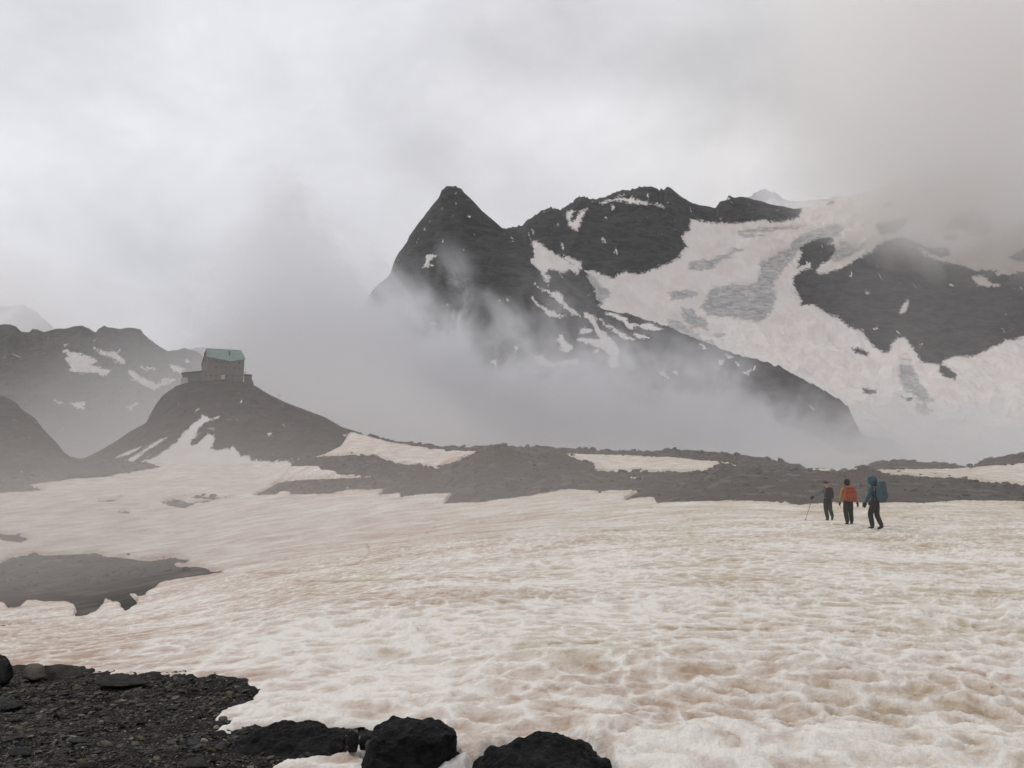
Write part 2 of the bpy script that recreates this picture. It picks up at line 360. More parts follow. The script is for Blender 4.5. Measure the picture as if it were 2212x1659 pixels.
    holes = [[(1353,1032),(1365,1031),(1401,1036),(1375,1036)], [(738,1054),(760,1053),(775,1055),(750,1056)]]
    s = sdf(px, py, [scree, under, under2, mor, lens1, ridge, right, shelf]+ponds, 30.0)
    s = np.minimum(s, -sdf(px, py, holes, 30.0))
    nearf = 1-sst(YY, 12, 30)
    u = px/22.0; v = py/8.0
    sn = s + (1-nearf)*(2.2*fbm(u, v, 3, 5) + 1.6*ridged(px/9.0, py/4.0, 2, 9)) * (0.6+0.4*sst(YY, 30, 90)) + nearf*(5*fbm(X*2.2, YY*2.2, 4, 8) + 4*ridged(X*5, YY*4, 2, 3))
    bare = sn                                                  # > 0 bare ground, in view pixels
    # ---- relief
    sc_ = 1.0
    wx = X + 0.42*fbm(X*.9, YY*.9, 3, 71); wy = YY + 0.42*fbm(X*.9+9, YY*.9, 3, 72)
    f1, f2 = cells(wx*2.3-.35*wy, wy*2.8, 21); cup = (2*f1/(f1+f2+1e-6))**1.4
    g1, g2 = cells(wx*5.5+11, wy*6.4, 22); cup2 = (2*g1/(g1+g2+1e-6))**1.3
    amp = 0.42 + 0.85*sst(fbm(X*.35, YY*.5, 3, 31), -.25, .45) + 0.25*sst(X/np.maximum(YY,1), 0.05, .5)*(1-sst(YY,9,14))
    amp = amp*(0.55+0.45*sst(px, 500, 1500))
    relief = amp*(0.032*cup + 0.019*cup2 + 0.050*fbm(X*2.1, YY*2.5, 5, 41, .62) + 0.026*ridged(X*1.2+.5*YY, YY*1.8, 4, 46)) + 0.06*fbm(X*.33, YY*.40, 2, 43)
    relief += 0.012*fbm(X*9, YY*9, 2, 44)*(YY < 14)
    relief -= 0.06
    big = 0.16*fbm(X*.14+3, YY*.17, 2, 45)*sst(YY, 3, 8)
    # larger hollow with dark floor at the lower right of the field, swelling before it
    for (qx, qy, rx_, ry_, k) in [(1.75,5.6,1.5,.42,-.06),(3.3,5.4,1.1,.40,-.06),(3.0,4.3,.9,.25,-.04),(1.15,4.7,.5,.3,.03),(0.75,5.2,.16,.14,.05),(1.35,5.0,.2,.13,.04),(1.75,4.75,.2,.12,.04),(2.35,4.9,.22,.13,.04),(1.15,4.35,.2,.12,.05),(2.0,4.2,.2,.1,.05),(1.6,7.4,3.0,.8,.05)]:
        big += k*np.exp(-((X-qx)/rx_)**2-((YY-qy)/ry_)**2)
    farfade = 1-0.55*sst(YY, 40, 130)
    trail = np.zeros_like(X)                                   # footprints of the three
    rsf = np.random.RandomState(2)
    for (xa, ya, xb, yb) in [(12.2,24.5,9.6,12.0),(12.35,27.5,11.9,24.6),(11.9,24.6,9.0,12.4),(12.9,30.,12.2,25.)]:
        L = math.hypot(xb-xa, yb-ya); nst = int(L/.62)
        for i in range(nst):
            f_ = (i+.5)/nst; qx = xa+(xb-xa)*f_+(.13 if i % 2 else -.13)+rsf.normal(0, .05); qy = ya+(yb-ya)*f_+rsf.normal(0, .05)
            jr = slice(*np.searchsorted(Y, [qy-.9, qy+.9])); ir = slice(*np.searchsorted(ac, [(qx-.5)/qy, (qx+.5)/qy]))
            r2 = ((X[jr,ir]-qx)/.11)**2+((YY[jr,ir]-qy)/.20)**2
            trail[jr,ir] += -.075*np.exp(-r2)+.03*np.exp(-(np.sqrt(r2)-1.9)**2*2.5)
    relief += trail
    nb_ = (1-sst(YY, 6.5, 10))*sst(X/YY, -.15, .15)
    relief += nb_*(0.045*np.maximum(ridged(X*1.5+.7*YY, YY*1.9-.3*X, 3, 47), -.3) + 0.02*ridged(X*4.1, YY*4.6, 3, 48))
    snow_z = Z + (relief+big)*farfade
    rockz = Z + big*farfade + np.where(YY < 14, 0.035*fbm(X*1.7, YY*1.7, 4, 61) + 0.03*ridged(X*3.1, YY*3.3, 3, 62)*(X < 0.5) + 0.010*fbm(X*14, YY*14, 2, 63), 0)
    rr = sst(YY, 30, 70)*sst(bare, 0, 7)
    rockz += rr*(0.55*fbm(X*.16, YY*.16, 4, 64) + 0.40*ridged(X*.35, YY*.3, 4, 65))*(YY/110)
    crest = np.exp(-((YY-Yk[None, :])/14)**2)
    rockz += crest*sst(bare, 0, 5)*0.35*np.maximum(ridged(X*.16, YY*.1, 3, 68), 0)
    th = np.interp(YY, [1, 8, 20, 60, 150, 300], [0.06, 0.07, 0.14, 0.25, 0.40, 0.5])
    w = np.interp(YY, [1, 8, 20, 60, 150, 300], [11., 8., 3.5, 2.5, 2.0, 1.8])
    lip = np.clip(-bare/w, -1, 1.0)
    lip = np.where(lip > 0, np.sqrt(np.clip(lip, 0, 1)), lip*0.8)
    snow_z = snow_z + th*lip
    rockz = rockz - np.where(bare < -w*1.5, 0.3+YY*0.004, 0)
    # ---- dirt on the snow: hollows, pink patches, thin dark lines of old tracks
    d = 0.45 + 0.09*sst(YY, 7, 14) - 0.26*sst(cup, .78, 1.0)*(YY < 30) + 0.50*(0.55-cup)*(0.5+.5*sst(YY*-1., -60, -25)) + 0.40*(0.55-cup2)*sst(YY*-1., -30, -8)
    d += 0.65*fbm(X*.30, YY*.5, 5, 51) + 0.25*fbm(X*.05, YY*.07, 3, 52)
    d += 0.30*np.exp(-((px-200)/500)**2-((py-1440)/60)**2)
    d -= 0.06*sst(YY, 25, 60)
    for (qx, qy, rx_, ry_, k) in [(1.75,5.6,1.7,.40,.14),(3.4,5.4,1.2,.40,.18),(3.1,4.3,.8,.25,.2),(1.6,4.1,1.6,.35,.22),(-.9,4.9,.5,.25,.35),(0.1,5.0,.5,.3,.18)]:
        d += k*np.exp(-((X-qx)/rx_)**2-((YY-qy)/ry_)**2)
    lines = [[(530,1248),(620,1242),(680,1240),(770,1222),(800,1200),(790,1180)], [(640,1268),(760,1262),(900,1262),(1000,1255),(1100,1256)],
             [(1185,1410),(1240,1403),(1290,1404)],[(1450,1360),(1560,1356),(1700,1352),(1780,1362),(1850,1368),(2000,1362)],
             [(1130,1500),(1180,1510),(1200,1530),(1250,1547),(1310,1550),(1400,1548)], [(1480,1602),(1530,1612),(1570,1632),(1600,1650)], [(2010,1480),(2060,1462),(2130,1475)]]
    dl = np.full(px.shape, 99.0)
    for L in lines:
        for (x0, y0), (x1, y1) in zip(L[:-1], L[1:]):
            ex, ey = x1-x0, (y1-y0); t_ = np.clip(((px-x0)*ex+(py-y0)*ey)/(ex*ex+ey*ey), 0, 1)
            dl = np.minimum(dl, np.hypot(px-x0-t_*ex, (py-y0-t_*ey)))
    d -= 6.0*np.maximum(trail, 0)
    d += .20*np.exp(-((bare+w*.8)/(w*1.2))**2)*(YY > 20) + 0.12*nb_*(.45-sst(relief, .0, .13))
    wl = 2.2+1.2*perlin(px/30, py/30, 4)
    d += 0.8*np.exp(-(dl/np.maximum(wl, .8))**2)*(0.55+0.45*perlin(px/45, py/45, 6))
    # wet grey rim where snow thins
    V1 = np.stack([X, YY, snow_z], -1).reshape(-1, 3); V2 = np.stack([X, YY, rockz], -1).reshape(-1, 3)
    bmax = np.maximum.reduce([bare[:-1,:-1], bare[1:,:-1], bare[:-1,1:], bare[1:,1:]]); bmin = np.minimum.reduce([bare[:-1,:-1], bare[1:,:-1], bare[:-1,1:], bare[1:,1:]])
    Ym = YY[:-1,:-1]
    wf = w[:-1,:-1]
    ks = bmin < wf*1.3
    v, q, at = compact(V1, grid_faces(M, N, ks), {'dirt': d.ravel()})
    link(mesh_np('snow_field', v, q, M_SNOW, at), 'structure')
    kr = bmax > -wf*2.2
    nearm = Ym < 20
    v, q, at = compact(V2, grid_faces(M, N, kr & nearm), {}); link(mesh_np('scree_ground', v, q, M_SCREE), 'structure')
    v, q, at = compact(V2, grid_faces(M, N, kr & ~nearm), {}); link(mesh_np('moraine_ground', v, q, M_MORAINE), 'structure')
    # height lookup for things that stand on it
    top = np.maximum(snow_z, np.where(bare > -w, rockz, -99))
    def height(x, y):
        a = x/y; i = int(np.clip(np.searchsorted(ac, a)-1, 0, N-2)); j = int(np.clip(np.searchsorted(Y, y)-1, 0, M-2))
        fa = (a-ac[i])/(ac[i+1]-ac[i]); fy = (y-Y[j])/(Y[j+1]-Y[j])
        return float((top[j,i]*(1-fa)+top[j,i+1]*fa)*(1-fy) + (top[j+1,i]*(1-fa)+top[j+1,i+1]*fa)*fy)
    def is_bare(x, y):
        a = x/y; i = int(np.clip(np.searchsorted(ac, a), 0, N-1)); j = int(np.clip(np.searchsorted(Y, y), 0, M-1))
        return float(bare[j, i])
    return height, is_bare
GH, BARE = near_ground()
def ground_at(px, py, y0=2.5, y1=400.0):    # where a line of sight meets the near ground
    a, e = AE(px, py); a = float(a); e = float(e); y = y0
    while y < y1:
        if GH(a*y, y) >= e*y: return Vector((a*y, y, GH(a*y, y)))
        y *= 1.004
    return Vector((a*y1, y1, e*y1))
# snow and bare ground behind and beside the camera, and the valley floor under everything
def sheet(name, xs, ys, zf, mat, attrs=None):
    X, Y = np.meshgrid(xs, ys); Z = zf(X, Y)
    V = np.stack([X, Y, Z], -1).reshape(-1, 3)
    return link(mesh_np(name, V, grid_faces(len(ys), len(xs)), mat, {'dirt': np.full(len(V), .4)}), 'structure')
sheet('snow_behind', np.linspace(-70, 70, 141), np.linspace(-60, 1.05, 62), lambda X, Y: -1.66 - 0.02*np.maximum(-X, 0) + 0.08*fbm(X*.5, Y*.5, 3, 3)*sst(-Y, -1., 3.), M_SNOW)
sheet('valley_floor', np.linspace(-5200, 5200, 80), np.linspace(-900, 5600, 60), lambda X, Y: -95 + 14*fbm(X*.002, Y*.002, 3, 13), M_SNOWFAR)
# ------------------------------------------------------------------ hills, mountains, glacier
def L1(pts):
    p = sorted(pts, key=lambda q: q[0]); return np.array([q[0] for q in p], float), np.array([q[1] for q in p], float)
def relief(name, px0, px1, step, knots, rows, mat, snow=(), ice=(), noise=None, bare_fill=-40.0, split=None, jag=0.0, jagf=8.0, crest_k=None, R=40.0, snow_wobble=2.0, snow_is_base=False, rocks=()):
    """knots: [(Y points, py points)] from the foot (near) to behind the crest; every point list is (px, value)."""
    pxs = np.arange(px0, px1, step); N = len(pxs); ac, _ = AE(pxs, np.full(N, 800.0))
    Yk, Zk = [], []
    for Yp, pp, dz in knots:
        Yv = np.interp(pxs, *L1(Yp)) if isinstance(Yp, list) else np.full(N, float(Yp))
        if pp is None: zv = Zk[-1] + dz
        else:
            pv = np.interp(pxs, *L1(pp)) if isinstance(pp, list) else np.full(N, float(pp))
            _, e = AE(np.full(N, CX), pv); zv = e*Yv + dz
        Yk.append(Yv); Zk.append(zv)
    Yk = np.array(Yk); Zk = np.array(Zk)
    ts = []; ys = []
    for k, n in enumerate(rows):
        t = np.linspace(0, 1, n, endpoint=(k == len(rows)-1))
        ys.append(Yk[k][None, :]*(1-t[:, None]) + Yk[k+1][None, :]*t[:, None])
    YY = np.concatenate(ys); M = len(YY); Z = pchip(Yk, Zk, YY)
    A = np.repeat(ac[None, :], M, 0); X = A*YY
    ck = crest_k if crest_k is not None else len(knots)-2
    dc = np.abs(YY - Yk[ck][None, :])
    if noise: 
        p0 = PIX(A, Z/YY)
        i0 = sst(sdf(p0[0], p0[1], ice, R), -2, 6) if len(ice) else 0*Z
        Z = Z + noise(X, YY, dc, i0, p0)
    if jag: Z = Z + jag*np.exp(-(dc/(jag*4))**2)*(.8*ridged(X/jagf, YY/jagf*.15, 3, 91)+.7*perlin(X/jagf*2.7, YY/jagf*.3, 92)+.45*perlin(X/jagf*6.1, YY/jagf*.4, 94)+.25*perlin(X/jagf*12, YY/jagf, 95))
    px, py = PIX(A, Z/YY)
    if snow_is_base: s = np.minimum(-sdf(px, py, rocks, R), np.maximum(sdf(px, py, split, R), -R)) if split else -sdf(px, py, rocks, R)
    else: s = np.full(px.shape, -R)
    if len(snow): s = np.maximum(s, sdf(px, py, snow, R))
    ic = sdf(px, py, ice, R) if len(ice) else np.full(px.shape, -R)
    s = s + snow_wobble*(1.3*fbm(px/9.-py/14., py/7., 3, 77)+1.6*ridged(px/7.+py/9., py/9.-px/20., 3, 78)-.5)
    at = {'snow': s.ravel(), 'ice': ic.ravel(), 'dirt': (0.45+0*s).ravel()}
    V = np.stack([X, YY, Z], -1).reshape(-1, 3)
    obs = []
    if split:
        g = (sdf(px, py, split, R) > 0) & (s > 0)
        gf = g[:-1,:-1] & g[1:,:-1] & g[:-1,1:] & g[1:,1:]
        v, q, a2 = compact(V, grid_faces(M, N, gf), at); obs.append(link(mesh_np('glacier', v, q, mat, a2), 'structure'))
        v, q, a2 = compact(V, grid_faces(M, N, ~gf), at); obs.append(link(mesh_np(name, v, q, mat, a2), 'structure'))
    else:
        obs.append(link(mesh_np(name, V, grid_faces(M, N), mat, at), 'structure'))
    return X, YY, Z, px, py
GLACIER = c2([(-400,2200),(-180,660),(0,600),(60,570),(110,510),(90,450),(90,430),(130,400),(140,340),(300,360),(400,365),(520,352),(585,342),(680,355),(760,340),(815,318),(850,200),(900,-100),(1300,-400),(3000,-600),(3000,2200)])
GLACIER = [GLACIER[0]] + c1([(1600,1300),(1500,880),(1530,860),(1500,820),(1480,760),(1450,700),(1435,660),(1465,655),(1510,670),(1560,690),(1600,702),(1650,680),(1690,655),(1700,670),(1760,680),(1850,650),(1950,610),(2030,570)]) + GLACIER[3:]
G_ROCKS = [c2(L) for L in [
 [(820,515),(870,480),(930,455),(1000,447),(1035,462),(990,490),(1030,490),(1045,515),(1030,560),(1000,590),(950,620),(910,665),(880,640),(880,610),(840,630),(800,640),(805,600),(830,560)],
 [(780,690),(830,660),(880,640),(920,660),(960,675),(1050,650),(1120,620),(1180,580),(1265,540),(1290,500),(1330,475),(1380,460),(1450,447),(1500,455),(1560,490),(1640,520),(1700,500),(1755,525),(1750,560),(1700,572),(1640,555),(1600,560),(1700,600),(1800,615),(1870,640),(1900,655),(2060,650),(2030,680),(2120,680),(2212,660),(2700,640),(3300,640),(3300,1000),(2700,1000),(2212,1070),(2100,1095),(1980,1150),(1900,1190),(1800,1190),(1730,1205),(1690,1240),(1640,1235),(1570,1225),(1550,1180),(1510,1130),(1470,1075),(1420,1075),(1385,1120),(1380,1160),(1340,1165),(1290,1140),(1230,1080),(1210,1030),(1130,1010),(1060,950),(980,920),(900,870),(820,870),(835,850),(800,800),(775,740)],
 [(1285,370),(1350,355),(1440,335),(1490,325),(1480,370),(1430,420),(1330,430),(1295,400)],
 [(1725,380),(1760,340),(1830,290),(1900,280),(1990,320),(2015,370),(1990,420),(1890,455),(1850,420),(1860,405),(1740,395)],
 [(1700,440),(1750,428),(1800,445),(1790,465),(1720,470)],
 [(2110,570),(2212,520),(2400,500),(2400,600),(2212,600),(2150,595)],
 [(1140,1140),(1180,1135),(1235,1165),(1240,1185),(1210,1185),(1160,1165)],
 [(1210,1395),(1250,1390),(1290,1405),(1290,1422),(1220,1418)],
 [(1680,1245),(1730,1250),(1795,1300),(1790,1330),(1750,1330),(1690,1295)],
 [(1560,140),(1640,130),(1690,190),(1620,210)], [(1345,235),(1390,225),(1390,255),(1350,260)], [(1450,1440),(1520,1450),(1500,1470)], [(1000,225),(1030,222),(1030,240),(990,245)]]]
G_SNOW = [c2(L) for L in [
 [(1550,510),(1600,530),(1640,555),(1590,555)], [(1880,690),(1960,690),(2000,730),(2060,745),(2030,760),(1930,745)], [(1475,845),(1495,845),(1480,900),(1455,935),(1440,915)],
 [(1300,1010),(1285,1022),(1275,1018)],[(1230,785),(1242,795),(1232,800)],[(1560,1110),(1580,1112),(1565,1120)]]]
G_ICE = [c2(L) for L in [
 [(120,650),(150,605),(250,590),(300,570),(390,550),(395,570),(300,600),(280,640),(180,660)], [(390,520),(480,515),(440,535),(400,533)],
 [(440,415),(560,390),(850,378),(700,400),(560,410),(450,430)], [(460,440),(520,430),(595,432),(530,446)],
 [(570,620),(640,570),(760,520),(780,480),(860,430),(920,390),(1000,375),(1095,378),(1065,440),(1000,445),(930,455),(830,510),(790,560),(720,640),(660,720),(650,780),(670,810),(650,890),(610,950),(540,975),(460,965),(400,950),(240,930),(210,880),(240,840),(245,780),(350,750),(550,740),(575,690)],
 [(5,800),(60,785),(180,780),(185,800),(150,820),(20,835)], [(80,890),(150,895),(170,930),(240,970),(248,1025),(200,1010),(160,1010),(100,960)],
 [(1020,590),(1050,520),(1080,480),(1150,485),(1230,480),(1200,520),(1120,575),(1050,598)],
 [(0,960),(50,970),(150,1030),(210,1080),(280,1100),(298,1135),(200,1100),(100,1050),(0,1010)], [(265,1045),(340,1055),(345,1085),(300,1070)],
 [(1440,1250),(1520,1250),(1560,1350),(1650,1480),(1560,1450),(1480,1410),(1440,1340)], [(1450,1200),(1510,1215),(1500,1228)], [(1520,1500),(1600,1490),(1650,1530),(1580,1560)]]] + [
 c1([(1435,665),(1480,700),(1540,760),(1590,800),(1530,860),(1500,830),(1480,760)])]
P_SNOW = [c1(L) for L in [
 [(440,565),(465,560),(500,560),(470,590),(455,612),(485,625),(450,630),(415,640),(435,605)],
 [(1315,290),(1365,285),(1350,310),(1330,330),(1350,355),(1380,330),(1395,290),(1440,268),(1420,310),(1400,350),(1380,405),(1345,395),(1330,370),(1320,340)],
 [(1590,220),(1630,200),(1680,210),(1720,200),(1740,215),(1780,220),(1830,242),(1760,240),(1700,235),(1660,222)], [(1850,238),(1900,245),(1915,265),(1880,255)],
 [(1520,232),(1600,215),(1640,190),(1670,188),(1640,198),(1590,222),(1540,238)],
 [(1080,430),(1100,470),(1140,475),(1165,500),(1230,545),(1285,575),(1330,600),(1400,630),(1385,680),(1330,650),(1300,670),(1240,650),(1200,650),(1180,680),(1215,700),(1190,725),(1165,700),(1155,660),(1110,625),(1085,590),(1110,570),(1110,520),(1095,480)],
 [(1295,560),(1340,580),(1400,600),(1405,640),(1380,640),(1330,610)],
 [(1175,775),(1220,785),(1265,790),(1290,820),(1290,850),(1330,880),(1400,940),(1350,930),(1320,900),(1270,860),(1230,825)], [(1115,740),(1150,765),(1165,778),(1135,762)],
 [(1085,825),(1110,820),(1130,870),(1170,880),(1200,900),(1240,905),(1250,930),(1300,935),(1290,950),(1210,945),(1170,905),(1130,870)],
 [(1425,912),(1450,920),(1500,960),(1500,1000),(1530,1030),(1570,1060),(1610,1100),(1638,1140),(1638,1200),(1640,1260),(1590,1260),(1570,1220),(1590,1190),(1560,1160),(1520,1140),(1440,1115),(1380,1090),(1400,1075),(1460,1080),(1490,1090),(1515,1080),(1500,1040),(1480,1000),(1450,960),(1420,945)],
 [(1520,960),(1560,990),(1600,1005),(1650,1035),(1690,1060),(1735,1085),(1690,1090),(1650,1070),(1610,1030),(1560,1005)],
 [(1550,918),(1620,925),(1680,950),(1700,985),(1760,990),(1830,985),(1910,1020),(1860,1030),(1800,1020),(1750,1000),(1720,1020),(1690,1010),(1670,975),(1610,945)],
 [(1730,1040),(1780,1055),(1825,1075),(1780,1080),(1740,1065)],
 [(1270,1065),(1285,1060),(1300,1095),(1350,1120),(1345,1155),(1300,1165),(1270,1150),(1290,1135),(1265,1110),(1250,1080)],
 [(1395,1020),(1430,1010),(1480,1035),(1420,1045),(1395,1050)],
 [(1095,1180),(1130,1190),(1165,1185),(1190,1220),(1230,1235),(1300,1215),(1350,1215),(1380,1200),(1400,1210),(1380,1240),(1300,1250),(1200,1255),(1130,1235)],
 [(985,1130),(1012,1128),(1000,1155),(990,1165)], [(1470,1165),(1515,1150),(1500,1170)], [(1535,455),(1550,462),(1555,482),(1540,480)], [(940,835),(955,850),(945,853)], [(550,875),(575,868),(572,882)],
 [(1100,400),(1110,410),(1105,425)], [(695,318),(715,316),(712,325)], [(470,980),(510,985),(490,992)], [(1880,1285),(1920,1290),(1950,1325),(1910,1310)], [(1980,1290),(2015,1285),(2000,1305)],
 [(1285,490),(1292,515),(1284,510)], [(1595,245),(1605,270),(1595,275)], [(1260,368),(1268,366),(1264,375)], [(970,455),(980,470),(972,468)]]] + [c2(L) for L in [[(195,1115),(235,1130),(225,1145)],[(460,1290),(515,1272),(500,1300)],[(320,1215),(340,1225),(330,1260),(318,1245)],[(355,1180),(400,1195),(375,1205)],[(30,1290),(70,1285),(60,1305)]]]
M_PEAK = mountain_material('peak_rock', (0.009, 0.010, 0.012), (0.050, 0.051, 0.051), (0.76, 0.715, 0.675), 0.016)
M_RANGE = mountain_material('range_rock', (0.024, 0.024, 0.025), (0.056, 0.055, 0.054), (0.62, 0.59, 0.56), 0.03)
M_HILL = mountain_material('hill_rock', (0.013, 0.011, 0.010), (0.046, 0.040, 0.034), (0.72, 0.69, 0.66), 0.12)

def far_noise(amp, L, Lr, seed, fade):
    def f(X, Y, dc, ice, p):
        k = sst(dc, 0, fade)
        n = amp*ridged((X+.75*Y)/L, (Y-.55*X)/(L*1.6), 5, seed) + amp*.30*ridged((X-.5*Y)/(L*.34), (Y+.4*X)/(L*.6), 4, seed+5)
        return n*k*(1-.9*ice) + ice*7.0*ridged(X/38., Y/22., 3, seed+9)
    return f
# back range with its glacier
CR2 = [(700,520),(1000,510),(1090,502),(1117,498),(1129,495),(1136,487),(1150,478),(1171,464),(1188,458),(1216,461),(1237,449),(1251,436),(1261,433),(1278,439),(1296,438),(1320,432),(1337,423),(1372,420),(1390,414),(1414,413),(1428,417),(1434,422),(1438,416),(1443,421),(1452,412),(1462,417),(1483,436),(1501,448),(1536,459),(1558,465),(1569,450),(1583,448),(1588,439),(1600,442),(1614,439),(1631,443),(1659,452),(1694,461),(1732,469),(1777,460),(1808,452),(1861,440),(1950,415),(2050,385),(2212,350),(2600,300),(3000,300)]
relief('mountain', 1000, 2750, 2.0,
    [(850, 1030, 0), (1150, [(1000,930),(1500,930),(2700,950)], 0), (1550, [(1000,760),(1300,740),(1500,745),(1900,770),(2750,760)], 0),
     ([(1000,2000),(1300,2050),(1450,2120),(1600,2300),(1750,2350),(2212,2450),(2750,2500)], CR2, 0), ([(1000,2500),(2750,3000)], None, -260)],
    (40, 190, 260, 30), M_PEAK, snow=G_SNOW+P_SNOW, ice=G_ICE, noise=far_noise(20, 130, 0, 200, 240), split=[GLACIER], jag=11.0, jagf=20.0, rocks=G_ROCKS, snow_is_base=True, R=40, snow_wobble=1.6)
# main peak and its long spur
CR1 = [(300,1000),(400,920),(600,850),(700,770),(760,700),(789,652),(803,627),(820,613),(837,600),(851,558),(858,548),(872,530),(883,509),(900,485),(912,471),(924,454),(942,433),(950,416),(957,409),(968,406),(983,408),(995,414),(997,419),(1018,438),(1039,461),(1060,478),(1084,499),(1093,500),(1108,505),(1150,537),(1200,582),(1250,632),(1289,664),(1303,671),(1341,680),(1376,686),(1410,699),(1444,708),(1497,732),(1548,752),(1583,768),(1635,780),(1687,797),(1729,822),(1774,846),(1808,865),(1828,884),(1836,903),(1852,940),(1885,985),(1930,1020),(2100,1030)]
relief('mountain', 380, 2000, 2.0,
    [([(380,950),(1000,1000),(1831,880)], 1032, 0), ([(380,1180),(1000,1230),(1289,1160),(1831,980)], [(380,1000),(700,930),(850,830),(1000,720),(1100,740),(1289,800),(1500,850),(1700,900),(1831,945),(2000,1000)], 0),
     ([(380,1400),(970,1500),(1108,1500),(1289,1360),(1500,1230),(1831,1080),(2000,1070)], CR1, 0), ([(380,1800),(970,1850),(1289,1600),(2000,1300)], None, -260)],
    (120, 240, 30), M_PEAK, snow=P_SNOW, noise=far_noise(17, 95, 0, 100, 150), jag=4.5, jagf=13.0, snow_wobble=1.6, crest_k=2)
# faint snowy summits beyond the pass
relief('mountain', 1500, 2000, 2.5, [(4000, 560, 0), (4600, [(1500,480),(1620,440),(1650,425),(1672,419),(1690,427),(1712,438),(1735,448),(1760,446),(1785,440),(1830,436),(1900,440),(2000,450)], 0), (5200, None, -200)],
    (80, 14), M_RANGE, snow=[c2([(560,260),(640,205),(700,225),(760,235),(900,235),(1300,200),(1300,500),(500,500)])], ice=[c2([(620,230),(680,190),(800,240),(900,260),(860,330),(760,320),(690,280)])], noise=far_noise(14, 200, 0, 300, 120), jag=28, jagf=60)
relief('mountain', -500, 110, 2.5, [(2600, 760, 0), (3100, [(-500,600),(-200,640),(0,672),(21,668),(38,664),(52,674),(66,683),(110,720)], 0), (3600, None, -200)],
    (80, 14), M_RANGE, snow=[c3([(0,60),(40,50),(70,20),(100,30),(60,80),(30,85),(10,110)]), c3([(90,20),(120,15),(110,50)])], noise=far_noise(14, 200, 0, 310, 120), jag=18, jagf=50)
# left range
E_CR = [(-900,640),(-400,700)]+c3([(0,162),(40,158),(75,168),(110,200),(165,212),(180,192),(215,195),(255,218),(330,190),(400,182),(450,172),(490,165),(530,180),(580,195),(600,170),(630,162),(680,172),(720,182),(760,180),(800,185),(860,190),(875,215),(920,250),(1000,300),(1040,325),(1100,322),(1140,312),(1200,325),(1250,350),(1310,400),(1370,480),(1440,600),(1520,720),(1700,860)])
E_SN = [c3(L) for L in [[(390,278),(430,290),(500,305),(560,325),(605,350),(570,370),(620,390),(680,405),(680,425),(645,440),(600,418),(490,420),(440,410),(430,370),(400,335),(430,320)],
 [(585,265),(640,290),(700,295),(750,320),(778,350),(775,370),(740,350),(680,325),(630,305)], [(885,390),(965,392),(960,400),(900,402)],
 [(795,410),(830,415),(880,450),(930,470),(970,500),(1040,470),(1085,465),(1060,485),(1000,505),(960,530),(900,500),(850,475),(820,450)], [(1060,375),(1110,378),(1150,405),(1130,430),(1080,405)],
 [(430,612),(530,610),(520,650),(460,635)], [(1160,348),(1180,352),(1165,358)], [(1020,460),(1050,462),(1030,475)], [(340,595),(385,612),(360,612)], [(790,640),(860,610),(820,650)]]]
relief('mountain', -900, 600, 2.0, [(480, 1010, 0), (600, [(-900,930),(300,930),(600,960)], 0), (900, E_CR, 0), (1150, None, -160)],
    (30, 170, 20), M_RANGE, snow=E_SN, noise=far_noise(7, 70, 0, 400, 60), jag=5.5, jagf=10.0, snow_wobble=3.0)
relief('mountain', 300, 640, 2.0, [(1400, 900, 0), (1800, c3([(860,420),(1000,370),(1150,320),(1180,305),(1250,290),(1330,300),(1400,296),(1520,290),(1600,300),(1700,340),(1850,420)]), 0), (2200, None, -200)],
    (100, 14), M_RANGE, snow=[c3([(1190,320),(1230,325),(1260,350),(1330,380),(1320,320),(1260,310)]), c3([(1500,305),(1570,300),(1620,330),(1540,330)])], noise=far_noise(9, 110, 0, 410, 60), jag=3, jagf=24)
# dark slope at the left edge
relief('hill', -700, 260, 1.6, [(150, [(-700,1075),(0,1068),(100,1062),(168,1010),(260,1010)], -1.5), (172, [(-700,950),(0,960),(60,975),(120,996),(168,1004),(260,1012)], 0), (205, [(-700,640),(-300,720),(-100,800)]+c3([(0,565),(50,578),(120,615),(160,660),(240,710),(300,780),(380,860),(440,930),(485,968)])+[(200,1000),(260,1012)], 0), (235, None, -14)],
    (60, 140, 12), M_HILL, noise=lambda X,Y,dc,ice,p: (0.6*ridged(X/9, Y/14, 4, 500)+.5*fbm(X/4, Y/4, 4, 503))*sst(dc, 0, 10), jag=0.3, jagf=3.5)
# knoll that carries the hut
H_CR = [(60,1005)]+c3([(480,972),(560,965),(640,920),(760,850),(840,790),(930,740),(950,690),(985,620),(1020,570),(1100,510),(1160,492),(1230,482),(1380,478),(1500,484),(1560,494),(1650,545),(1750,600),(1900,655),(2030,700),(2130,760),(2212,785)])+[(850,962),(950,975)]
H_SN = [c3(L) for L in [
 [(1245,690),(1290,690),(1305,710),(1360,698),(1300,722),(1250,750),(1215,805),(1240,800),(1180,860),(1200,875),(1240,860),(1290,800),(1330,810),(1335,850),(1310,890),(1350,905),(1430,895),(1455,885),(1480,915),(1500,945),(1545,940),(1560,965),(1700,975),(1820,970),(1980,960),(2050,930),(2160,870),(2170,830),(2140,810),(2212,808),(2400,850),(2700,880),(2700,1500),(700,1500),(700,1010),(850,985),(900,975),(1000,930),(1100,850),(1150,790),(1200,740),(1255,705)],
 [(720,952),(780,920),(870,885),(860,900),(790,935)], [(785,972),(850,930),(920,885),(1000,835),(1035,828),(980,865),(900,915),(830,975)],
 [(1295,770),(1335,766),(1320,778)], [(1663,800),(1688,802),(1672,814)]]]
